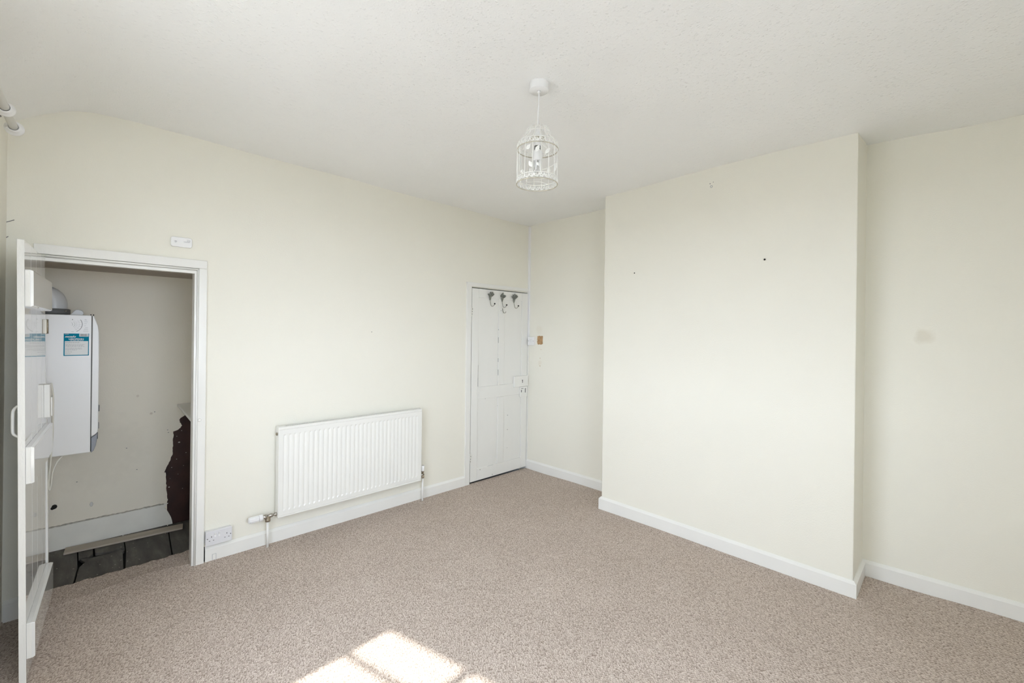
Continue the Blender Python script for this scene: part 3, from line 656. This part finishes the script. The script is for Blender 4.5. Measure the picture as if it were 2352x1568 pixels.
for k, (y, z, wd) in enumerate(((-3.598, 1.555, 0.008), (-3.598, 1.551, 0.011), (-3.600, 1.541, 0.016), (-3.600, 1.529, 0.012), (-3.600, 1.516, 0.008), (-3.596, 1.504, 0.013), (-3.600, 1.496, 0.017), (-3.603, 1.489, 0.021), (-3.604, 1.480, 0.024), (-3.657, 1.478, 0.012))):
    o = box(BX+0.0004, BX+0.0007, y, y+wd, z, z+0.0016).build('printed_line', M_INK_L, None); o.parent = dg
ball_ = MB().ball((BX+0.0006, -3.6515, 1.5535), 0.0025, 8, (0.2, 1, 1)).build('printed_line', M_INK, None); ball_.parent = dg

# loop of cable hanging beside the boiler
ct = MB(); ct.tube(smooth_pts([(-0.402, -3.738, 1.17), (-0.40, -3.7305, 1.10), (-0.40, -3.7295, 1.025), (-0.40, -3.7305, 0.856), (-0.40, -3.736, 0.726), (-0.40, -3.742, 0.623), (-0.40, -3.745, 0.56), (-0.40, -3.740, 0.529), (-0.40, -3.733, 0.566), (-0.40, -3.728, 0.633), (-0.405, -3.711, 0.690), (-0.43, -3.690, 0.7165)], 8), 0.0042, 8)
cab = Thing('cable_loop', (-0.40, -3.74, 0.53), 'loose loop of white cable hanging under the boiler', 'cable')
cab.part('cable', ct, M_IVORY)
cab.part('cable', MB().tube(smooth_pts([(-0.406, -3.742, 1.17), (-0.405, -3.7335, 1.08), (-0.404, -3.7335, 0.9), (-0.404, -3.740, 0.70), (-0.404, -3.7485, 0.58)], 8), 0.0035, 8), M_IVORY)

# shelf and timber strip in the cupboard
shf = Thing('cupboard_shelf', (-0.5, -2.85, 0.91), 'white shelf across the right side of the cupboard', 'shelf')
shf.part('shelf_board', MB().prism([(-0.899, -3.062), (-0.10, -3.098), (-0.10, -2.601), (-0.899, -2.601)], lambda a, b, d: (a, b, d), 0.898, 0.917), M_SATIN, 0.002)
shf.part('bearer', box(-0.899, -0.865, -3.035, -2.605, 0.862, 0.8975), M_SATIN, 0.002)
st = MB(); st.prism([(-0.764, -3.682), (-0.708, -3.046), (-0.80, -3.030), (-0.868, -3.672)], lambda a, b, d: (a, b, d), CZ+0.0005, CZ+0.012)
tag(st.build('timber_strip', M_STRIP, None, 0.0015, 1), 'loose raw timber strip lying along the cupboard skirting', 'wood strip')
hl = MB(); hl.ball((CX+0.0005, -3.728, 0.285), 0.016, 8, (0.12, 0.9, 1.0)); hl.ball((CX+0.0005, -3.737, 0.276), 0.010, 8, (0.12, 1, 1))
wcb = bpy.data.objects['wall_cupboard_back']
o = hl.build('hole', M_BLACK, None); o.parent = wcb
o = MB().ball((CX+0.0005, -3.545, 0.255), 0.013, 8, (0.12, 0.7, 1.3)).build('chip', M_CHIP, None); o.parent = wcb
for (y, z) in ((-3.62, 0.43), (-3.36, 0.62), (-3.20, 0.87), (-3.12, 0.72), (-3.115, 0.70), (-3.30, 0.45)):
    o = MB().ball((CX, y, z), 0.004, 6, (0.2, 1.3, 0.7)).build('chip', M_INK, None); o.parent = wcb

# ------------------------------------------------------------------ radiator
rd = Thing('radiator', (0.06, -2.04, 0.19), 'white ribbed panel radiator on the cream wall', 'radiator')
ry0, ry1, rz0, rz1, rx = -2.624, -1.450, 0.190, 0.826, 0.088
NR = 32; pitch = (ry1-ry0-0.060)/NR
cols = [(ry0, -0.004), (ry0+0.004, 0.0), (ry0+0.029, 0.0)]
for k in range(NR):
    y = ry0+0.030+k*pitch
    cols += [(y+0.001, 0.0), (y+0.0035, -0.0048), (y+0.007, -0.0048), (y+0.020, -0.001), (y+0.024, 0.0)]
cols += [(ry1-0.030, 0.0), (ry1-0.004, 0.0), (ry1, -0.004)]
rows = [(rz0, 0, -0.004), (rz0+0.004, 0, 0), (rz0+0.012, 0, 0), (rz0+0.014, 0, -0.003), (rz0+0.017, 0, 0), (rz0+0.042, 0, 0), (rz0+0.056, 1, 0), (rz1-0.066, 1, 0), (rz1-0.052, 0, 0), (rz1-0.022, 0, 0), (rz1-0.020, 0, -0.0025), (rz1-0.017, 0, 0), (rz1-0.003, 0, 0), (rz1, 0, -0.003)]
m = MB(); nc = len(cols)
vs_ = []
for z, on, off in rows:
    for i, (y, d) in enumerate(cols):
        edge = i < 1 or i > nc-2
        vs_.append((rx+(d if (on or edge) else 0)+off, y, z))
m.add(vs_, [(j*nc+i, j*nc+i+1, (j+1)*nc+i+1, (j+1)*nc+i) for j in range(len(rows)-1) for i in range(nc-1)], False)
rp = rd.part('front_panel', m, M_RAD)
sol = rp.modifiers.new('solid', 'SOLIDIFY'); sol.thickness = 0.004; sol.offset = -1
rd.part('back_panel', box(0.030, 0.036, ry0+0.004, ry1-0.004, rz0+0.01, rz1-0.014), M_RAD)
rd.part('side_panel', box(0.030, rx-0.004, ry0, ry0+0.003, rz0+0.006, rz1), M_RAD, 0.001)
rd.part('side_panel', box(0.030, rx-0.004, ry1-0.003, ry1, rz0+0.006, rz1), M_RAD, 0.001)
ga, gb = ry0+0.0032, ry1-0.0032
gr = MB(); gr.box(0.030, 0.035, ga, gb, rz1-0.010, rz1); gr.box(rx-0.010, rx-0.0042, ga, gb, rz1-0.010, rz1)
gr.box(0.0351, rx-0.0101, ga, ry0+0.05, rz1-0.010, rz1); gr.box(0.0351, rx-0.0101, ry1-0.03, gb, rz1-0.010, rz1)
n = 88
for k in range(n):
    y = ry0+0.05+(ry1-ry0-0.08)*k/n; gr.box(0.0351, rx-0.0101, y, y+0.0042, rz1-0.007, rz1)
rd.part('top_grille', gr, M_RAD, kind='stuff')
rd.part('convector_shade_fill', box(0.0365, rx-0.006, ry0+0.03, ry1-0.03, rz0+0.02, rz1-0.0085), M_DGREY)  # solid fin block; its dark colour stands for shade in the grille slots
rd.part('bracket', box(0.002, 0.030, -2.45, -2.42, 0.24, 0.78), M_RAD); rd.part('bracket', box(0.002, 0.030, -1.66, -1.63, 0.24, 0.78), M_RAD)
rd.part('bleed_plug', MB().lathe([(0.011, 0), (0.011, 0.006), (0.005, 0.010)], 10, (0.058, ry0-0.0001, rz1-0.05), (0, -1, 0)), M_BRASS, label='chrome bleed plug')
# thermostatic valve at the lower left
vz = 0.216; vx = 0.062
rd.part('valve_union', MB().lathe([(0.013, 0), (0.013, 0.012), (0.009, 0.014), (0.009, 0.026), (0.014, 0.028), (0.014, 0.042), (0.010, 0.045), (0.010, 0.062), (0.0155, 0.064), (0.0155, 0.082), (0.011, 0.086), (0.011, 0.098)], 14, (vx, ry0, vz), (0, -1, 0)), M_CHROME, label='chrome valve body')
rd.part('valve_tee', MB().lathe([(0.0125, 0.0), (0.0125, -0.016), (0.017, -0.018), (0.017, -0.036), (0.010, -0.038)], 14, (vx, -2.680, vz), (0, 0, 1)), M_BRASS, label='brass compression nut')
th = MB()
prof = [(0.020, 0.0), (0.023, 0.002), (0.023, 0.022), (0.020, 0.024)]
th.lathe(prof, 20, (vx, -2.712, vz), (0, -1, 0))
rd.part('valve_collar', th, M_PLASTIC)
th = MB(); nn = 40; hl_ = [(0.019, 0.0), (0.0215, 0.003), (0.0215, 0.052), (0.019, 0.060), (0.012, 0.064)]
rings = []
for r, h in hl_:
    rings.append([Vector((vx+math.cos(2*PI*k/nn)*(r-(0.0016 if k % 4 < 2 and r > 0.02 else 0)), -2.737-h, vz+math.sin(2*PI*k/nn)*(r-(0.0016 if k % 4 < 2 and r > 0.02 else 0)))) for k in range(nn)])
th.add([q for R in rings for q in R], [(i*nn+k, i*nn+(k+1) % nn, (i+1)*nn+(k+1) % nn, (i+1)*nn+k) for i in range(len(hl_)-1) for k in range(nn)])
th.add(rings[0], [tuple(range(nn))]); th.add(rings[-1], [tuple(range(nn))])
rd.part('thermostatic_head', th, M_PLASTIC, label='white ribbed thermostatic valve head')
rd.part('pipe', MB().tube([(vx, -2.680, -0.02), (vx, -2.680, vz-0.035)], 0.0085, 12), M_GLOSS)
# lockshield valve at the right
rd.part('valve_union', MB().lathe([(0.011, 0), (0.011, 0.012), (0.014, 0.014), (0.014, 0.026), (0.010, 0.028), (0.010, 0.04)], 12, (0.060, ry1, 0.232), (0, 1, 0)), M_CHROME)
rd.part('valve_tee', MB().lathe([(0.012, -0.03), (0.014, -0.028), (0.014, -0.012), (0.010, -0.008), (0.010, 0.022), (0.013, 0.024), (0.013, 0.034)], 12, (0.060, ry1+0.030, 0.232), (0, 0, 1)), M_BRASS)
rd.part('lockshield_cap', MB().lathe([(0.0145, 0), (0.0155, 0.003), (0.0155, 0.044), (0.013, 0.048)], 16, (0.060, ry1+0.030, 0.266), (0, 0, 1)), M_PLASTIC, label='white lockshield cap')
rd.part('pipe', MB().tube([(0.060, ry1+0.030, -0.02), (0.060, ry1+0.030, 0.205)], 0.0085, 12), M_GLOSS)

# ------------------------------------------------------------------ double socket
so = Thing('double_socket', (0, -2.966, 0.155), 'white double plug socket beside the cupboard doorway', 'socket')
sy0, sy1, sz0, sz1 = -3.036, -2.888, 0.110, 0.203
so.part('back_box', box(0.0, 0.030, sy0+0.002, sy1-0.002, sz0+0.002, sz1-0.002), M_PLASTIC_G, 0.004)
fp = so.part('faceplate', box(0.030, 0.039, sy0, sy1, sz0, sz1), M_PLASTIC_G, 0.004, 3)
for y in (-2.984, -2.962):
    so.part('rocker_switch', MB().prism([(0.039, sz1-0.044), (0.0425, sz1-0.043), (0.040, sz1-0.030), (0.0445, sz1-0.017), (0.039, sz1-0.016)], lambda a, b, d: (a, d, b), y-0.0055, y+0.0055), M_PLASTIC, 0.001)
for cy in (-3.003, -2.918):
    for (dy, dz, wy, wz) in ((0, 0.014, 0.0035, 0.008), (-0.011, -0.010, 0.007, 0.003), (0.011, -0.010, 0.007, 0.003)):
        o = box(0.0385, 0.0394, cy+dy-wy/2, cy+dy+wy/2, 0.152+dz-wz/2, 0.152+dz+wz/2).build('pin_hole', M_BLACK, None); o.parent = fp
for y in (-3.025, -2.897):
    o = MB().ball((0.039, y, 0.157), 0.0035, 8, (0.25, 1, 1)).build('screw', M_DGREY, None); o.parent = fp

# ------------------------------------------------------------------ carbon monoxide alarm above the doorway
al = Thing('gas_alarm', (0, -3.175, 2.04), 'small white rounded alarm on the wall above the cupboard doorway', 'alarm')
ay0, ay1, az0, az1 = -3.229, -3.122, 2.012, 2.072
def rrect(y0, y1, z0, z1, r, n=5):
    out = []
    for (cy, cz, a0) in ((y1-r, z1-r, 0), (y0+r, z1-r, PI/2), (y0+r, z0+r, PI), (y1-r, z0+r, 1.5*PI)):
        out += [(cy+r*math.cos(a0+PI/2*k/n), cz+r*math.sin(a0+PI/2*k/n)) for k in range(n+1)]
    return out
al.part('body', MB().prism(rrect(ay0, ay1, az0, az1, 0.011), lambda a, b, d: (d, a, b), 0.006, 0.022), M_PLASTIC, 0.003, 3)
al.part('back_plate', MB().prism(rrect(ay0+0.003, ay1-0.003, az0+0.002, az1-0.002, 0.010), lambda a, b, d: (d, a, b), 0, 0.006), M_INK_L)
al.part('indicator', box(0.0215, 0.0226, -3.211, -3.199, 2.0425, 2.0455), M_INK); al.part('indicator', box(0.0215, 0.0226, -3.210, -3.201, 2.0365, 2.039), M_INK_L)
ua = [(0.0223, -3.149, 2.0585)]+[(0.0223, -3.137+0.004*math.cos(a), 2.0545+0.004*math.sin(a)) for a in [PI/2-PI*k/8 for k in range(9)]]+[(0.0223, -3.149, 2.0505)]
al.part('logo', MB().tube(ua, 0.0008, 4), M_INK_L)
lt = text('lettering', 'UREGARV', 0.0085, M_INK_L, facing_x((0.0222, -3.166, 2.0425)), al.root, 'LEFT', 0, 0.0001, 0.9)

# ------------------------------------------------------------------ trunking, light switch and bare patch in the corner
tk = box(0.0005, 0.027, -0.0165, -0.0005, 1.462, 2.705)
tag(tk.build('cable_trunking', M_PLASTIC, None, 0.002), 'white cable trunking running down the far corner to the light switch', 'trunking')
sw = Thing('light_switch', (0.06, 0, 1.42), 'white single light switch beside the closed door', 'switch')
sw.part('back_box', box(0.030, 0.122, -0.030, -0.003, 1.376, 1.463), M_PLASTIC, 0.003)
swp = sw.part('faceplate', box(0.028, 0.124, -0.038, -0.030, 1.374, 1.465), M_PLASTIC, 0.003, 3)
sw.part('rocker', MB().prism([(-0.038, 1.402), (-0.041, 1.403), (-0.0385, 1.420), (-0.044, 1.438), (-0.038, 1.440)], lambda a, b, d: (d, a, b), 0.069, 0.083), M_PLASTIC, 0.001)
for x in (0.042, 0.110):
    o = MB().ball((x, -0.038, 1.421), 0.004, 8, (1, 0.3, 1)).build('screw', M_INK, None); o.parent = swp
bp = []
for k in range(40):
    a = 2*PI*k/40; ca, sa = math.cos(a), math.sin(a); q = (abs(ca)**9+abs(sa)**9)**(-1/9)
    bp.append((0.186+0.042*q*ca+random.uniform(-0.003, 0.003), 1.432+0.047*q*sa+random.uniform(-0.003, 0.003)))
wfar = bpy.data.objects['wall_far']
def far_y(x): return -0.045*x/(A+0.02)
m = MB().prism(bp, lambda a, b, d: (a, far_y(a)+d, b), 0.001, -0.0012); o = m.build('bare_patch', M_PLASTER, None, label='torn patch of bare tan plaster'); o.parent = wfar
for (x, z, r) in ((0.19, 1.235, 0.005), (0.19, 1.15, 0.006), (0.20, 1.33, 0.004)):
    o = MB().ball((x, far_y(x), z), r, 6, (1, 0.15, 1)).build('chip', M_PLASTER, None); o.parent = wfar

# ------------------------------------------------------------------ nails, plugs and cracks
def nail(x, z, r, label):
    t = Thing('wall_nail', (x, -D, z), label, 'nail')
    t.part('head', MB().ball((x, -D-0.006, z), r, 8, (1, 0.8, 1)), M_BLACK); t.part('shank', MB().tube([(x, -D+0.004, z), (x, -D-0.005, z)], r*0.45, 6), M_DGREY)
nail(1.557, 2.006, 0.005, 'tiny dark nail in the chimney breast, nearer the closed white door')
nail(2.513, 2.011, 0.0065, 'dark nail in the chimney breast, nearer the right alcove')
wch = bpy.data.objects['wall_chimney']
m = MB(); m.tube([(2.16+0.007*math.cos(2*PI*k/16), -D-0.0008, 2.575+0.008*math.sin(2*PI*k/16)) for k in range(16)], 0.0016, 6, closed=True)
o = m.build('wall_plug', M_INK_L, None); o.parent = wch
for (x, z, r) in ((2.151, 2.597, 0.004), (2.173, 2.604, 0.003)):
    o = MB().ball((x, -D, z), r, 6, (1, 0.2, 1)).build('screw_hole', M_INK, None); o.parent = wch
wlo = bpy.data.objects['wall_left']
for (y, z, r) in ((-1.893, 1.50, 0.004), (-0.882, 0.117, 0.008)):
    o = MB().ball((0, y, z), r, 6, (0.25, 1, 1)).build('screw_hole', M_DGREY, None); o.parent = wlo
for pts in ([(0.0006, -3.897, 2.035), (0.0006, -3.885, 2.042), (0.0006, -3.868, 2.052)], [(0.0006, -3.899, 1.935), (0.0006, -3.897, 1.955), (0.0006, -3.888, 1.965)]):
    o = MB().tube(pts, 0.0018, 5).build('crack', M_INK, None); o.parent = wlo

# ------------------------------------------------------------------ curtain pole at the window wall
PZ, PX0 = 2.362, 0.545
pdir = Vector((0.9992, -0.040, 0.0)).normalized()
P0 = Vector((PX0, -3.8385, PZ))
cp = Thing('curtain_pole', tuple(P0), 'white curtain pole above the window, with flared end fittings', 'curtain pole')
cp.part('pole', MB().tube([P0-pdir*0.004, P0+pdir*2.35], 0.0142, 20), M_POLE)
flare = [(0.0155, 0.012), (0.0175, 0.014), (0.021, 0.010), (0.023, 0.003), (0.0225, -0.003), (0.027, -0.007), (0.031, -0.012), (0.031, -0.017), (0.026, -0.021), (0.0, -0.021)]
cp.part('end_cap', MB().lathe(flare, 28, P0, pdir, cap=False), M_PLASTIC)
RG = P0+pdir*0.228
ringp = [(0.0155, 0.012), (0.0175, 0.014), (0.021, 0.010), (0.023, 0.003), (0.0225, -0.003), (0.026, -0.007), (0.029, -0.012), (0.028, -0.017), (0.0145, -0.019)]
cp.part('bracket_ring', MB().lathe(ringp, 28, RG, pdir, cap=False), M_PLASTIC)
cp.part('bracket_arm', MB().tube([RG-pdir*0.004+Vector((0, -0.02, 0)), RG-pdir*0.004+Vector((0, -0.05, -0.004))], 0.008, 10), M_PLASTIC)
cp.part('bracket_screw', MB().ball(RG+Vector((-0.025, -0.014, -0.028)), 0.0045, 8), M_DGREY)
RG2 = P0+pdir*2.2
cp.part('bracket_ring', MB().lathe(ringp, 20, RG2, pdir, cap=False), M_PLASTIC)

# ------------------------------------------------------------------ birdcage pendant light
lx, ly = 1.981, -2.061
lz = room_ceiling(lx, ly)
pl = Thing('pendant_light', (lx, ly, lz), 'white birdcage pendant light hanging from the ceiling', 'pendant light')
pl.part('ceiling_rose', MB().lathe([(0.047, 0.004), (0.047, -0.034), (0.045, -0.037), (0.0, -0.037)], 32, (lx, ly, lz), cap=False), M_PLASTIC)
pl.part('cord_grip', MB().lathe([(0.009, 0), (0.008, -0.008), (0.005, -0.012)], 12, (lx, ly, lz-0.036)), M_PLASTIC)
pl.part('cord', MB().tube(smooth_pts([(lx, ly, lz-0.04), (lx+0.001, ly, 2.62), (lx-0.001, ly-0.001, 2.56), (lx-0.001, ly, 2.49)], 5), 0.0036, 8), M_PLASTIC)
hd = pl.part('lampholder', MB().lathe([(0.006, 2.500), (0.012, 2.485), (0.017, 2.462), (0.021, 2.448), (0.021, 2.415), (0.018, 2.412), (0.018, 2.406)], 20, (lx, ly, 0)), M_PLASTIC)
o = MB().lathe([(0.0165, 2.4065), (0.0165, 2.390)], 16, (lx, ly, 0)).build('holder_gap', M_DGREY, None); o.parent = hd
o = MB().lathe([(0.034, 2.446), (0.034, 2.440), (0.021, 2.438)], 24, (lx, ly, 0)).build('shade_ring', M_CAGE_IN, None); o.parent = hd
bu = pl.part('bulb', MB().lathe([(0.012, 2.392), (0.014, 2.388), (0.023, 2.380), (0.025, 2.350), (0.020, 2.338), (0.012, 2.335)], 20, (lx, ly, 0)), M_PLASTIC, label='unlit low-energy bulb')
for k in range(3):
    a = k*2*PI/3+0.4; ux, uy = math.cos(a), math.sin(a)
    q = [(lx+ux*0.013-uy*0.006, ly+uy*0.013+ux*0.006, 2.338), (lx+ux*0.013-uy*0.006, ly+uy*0.013+ux*0.006, 2.292), (lx+ux*0.013, ly+uy*0.013, 2.285), (lx+ux*0.013+uy*0.006, ly+uy*0.013-ux*0.006, 2.292), (lx+ux*0.013+uy*0.006, ly+uy*0.013-ux*0.006, 2.338)]
    o = MB().tube(q, 0.0048, 8).build('bulb_tube', M_PLASTIC, None); o.parent = bu
o = MB().ball((lx, ly, 2.296), 0.0185, 14, (1, 1, 1.25)).build('bulb_tip', M_BULB, None); o.parent = bu
R0, RT, RS = 0.0985, 0.0985, 0.0585
cage = pl.part('cage_top_ring', MB().tube([(lx+0.020*math.cos(2*PI*k/24), ly+0.020*math.sin(2*PI*k/24), 2.500) for k in range(24)], 0.0018, 6, True), M_CAGE)
cage.name = 'birdcage_shade'
def ring(z, r, th, mt=M_CAGE):
    o = MB().tube([(lx+r*math.cos(2*PI*k/48), ly+r*math.sin(2*PI*k/48), z) for k in range(48)], th, 6, True).build('ring', mt, None); o.parent = cage
ring(2.466, RS, 0.0016); ring(2.416, RT-0.003, 0.0016); ring(2.389, R0, 0.0024, M_CAGE_IN); ring(2.250, R0, 0.0016); ring(2.222, R0, 0.0026, M_CAGE_IN)
NW = 16
wire_me = None
for k in range(NW):
    a = 2*PI*k/NW
    if wire_me is None:
        prof = [(0.020, 2.501), (0.038, 2.498), (0.050, 2.490), (0.057, 2.477), (RS+0.0005, 2.464), (0.062, 2.452), (0.072, 2.440), (0.085, 2.430), (0.0935, 2.418), (0.0965, 2.404), (R0, 2.388), (R0, 2.33), (R0, 2.28), (R0, 2.222)]
        m = MB(); m.tube([(r, 0, z-2.36) for r, z in prof], 0.0016, 6); o = m.build('wire', M_CAGE, None); wire_me = o.data
    else:
        o = bpy.data.objects.new('wire', wire_me); COL.objects.link(o)
    o.parent = cage; o.location = (lx, ly, 2.36); o.rotation_euler = (0, 0, a+0.11)
# scrollwork in both bands
scr = None
for band_z in (2.402, 2.236):
    for k in range(26):
        a = 2*PI*k/26
        if scr is None:
            pts = []
            for i in range(15):
                t = i/14; an = -2.4+t*6.2; rr = 0.0085*(0.45+0.55*abs(1-2*t)); pts.append((R0, 0.0135*(t-0.5)*1.5+0.002*math.cos(an), 0.0095*math.sin(an)))
            m = MB(); m.tube(pts, 0.0021, 5)
            m.tube([(R0, 0.012+0.0055*math.cos(b_), 0.0055*math.sin(b_)) for b_ in [2*PI*q/10 for q in range(10)]], 0.0016, 5, True)
            o = m.build('scroll', M_CAGE, None); scr = o.data
        else:
            o = bpy.data.objects.new('scroll', scr); COL.objects.link(o)
        o.parent = cage; o.location = (lx, ly, band_z); o.rotation_euler = (0, 0, a+0.2)
# vine of sheet-metal leaves
def leaf_mesh(mb, c, nrm, upv, ln, wd):
    c, n_, u_ = Vector(c), Vector(nrm).normalized(), Vector(upv).normalized(); s = n_.cross(u_)
    out = [(0, 0), (0.25, 0.75), (0.5, 1.0), (0.75, 0.7), (1, 0), (0.75, -0.7), (0.5, -1.0), (0.25, -0.75)]
    f = [c+u_*ln*a+s*wd*b_*0.5+n_*(0.004*(1-abs(b_))) for a, b_ in out]; bck = [p-n_*0.0008 for p in f]
    fs = [(0, 1, 2), (0, 2, 4), (2, 3, 4), (0, 4, 6), (4, 5, 6), (0, 6, 7)]
    mb.add(f+bck, fs+[tuple(i+8 for i in t[::-1]) for t in fs]+[(i, i+8, (i+1) % 8+8, (i+1) % 8) for i in range(8)], False)
view = Vector((0.715, -0.70, 0)); side = Vector((0.70, 0.715, 0))   # towards the camera / to its right
def cage_pt(px, z, front=True):
    s_y = px*R0*0.98; dd = math.sqrt(max(0, R0*R0-s_y*s_y))*(0.93 if front else -0.93)
    return Vector((lx, ly, z))+side*s_y+view*dd
for (px, z, front, ang, ln, wd) in ((-0.60, 2.358, True, 0.6, 0.032, 0.017), (-0.16, 2.342, True, 0.5, 0.038, 0.020), (0.30, 2.336, True, 0.7, 0.036, 0.016), (-0.22, 2.304, False, -0.3, 0.034, 0.022),
                                    (-0.28, 2.272, True, -0.55, 0.034, 0.020), (0.62, 2.300, False, 0.1, 0.036, 0.018), (0.86, 2.31, True, 2.9, 0.030, 0.014), (0.78, 2.262, True, 0.3, 0.034, 0.012), (0.02, 2.278, True, -0.5, 0.020, 0.013)):
    c = cage_pt(px, z, front); u_ = Vector((0, 0, 1))*math.cos(ang)+side*math.sin(ang)
    m = MB(); leaf_mesh(m, c, view, u_, ln, wd); o = m.build('leaf', M_CAGE, None); o.parent = cage
fm = MB(); fc = cage_pt(-0.76, 2.262)
for q in range(5): fm.ball(fc+side*0.006*math.cos(q*1.257)+Vector((0, 0, 0.006*math.sin(q*1.257))), 0.0045, 6)
o = fm.build('flower', M_CAGE, None); o.parent = cage
for vine in ([cage_pt(0.05, 2.385), cage_pt(0.4, 2.36), cage_pt(0.8, 2.33), cage_pt(0.9, 2.30), cage_pt(0.6, 2.285, False), cage_pt(0.2, 2.28, False)],
             [cage_pt(-0.7, 2.25), cage_pt(-0.5, 2.262, False), cage_pt(0.1, 2.268, False), cage_pt(0.6, 2.25, False)], [cage_pt(0.2, 2.262), cage_pt(0.5, 2.275), cage_pt(0.85, 2.305)]):
    o = MB().tube(smooth_pts(vine, 6), 0.0013, 5).build('vine', M_CAGE, None); o.parent = cage

pl.root.rotation_mode = 'QUATERNION'
from mathutils import Quaternion
pl.root.rotation_quaternion = Quaternion(view.normalized(), -0.009)   # hangs a touch out of plumb

# sub-parts were written in world coordinates: undo the offset of the Empty they hang under
bpy.context.view_layer.update()
def fix(o):
    top = o
    while top.parent is not None: top = top.parent
    return top
for o in list(SC.objects):
    p = o.parent
    if p is None or p.parent is None: continue
    top = fix(o)
    if top.type == 'EMPTY' and top.name not in ('door_1',) and not top.name.startswith(('window_1', 'door_1')):
        # parent part sits at world identity already, so the child's own basis is world
        o.matrix_parent_inverse = Matrix.Identity(4)

# printed lettering becomes plain mesh
dg_ = bpy.context.evaluated_depsgraph_get()
for o in [o for o in SC.objects if o.type == 'FONT']:
    me = bpy.data.meshes.new_from_object(o.evaluated_get(dg_)); n = bpy.data.objects.new('lettering', me); COL.objects.link(n)
    n.parent = o.parent; n.matrix_parent_inverse = o.matrix_parent_inverse.copy(); n.matrix_basis = o.matrix_basis.copy()
    bpy.data.objects.remove(o)
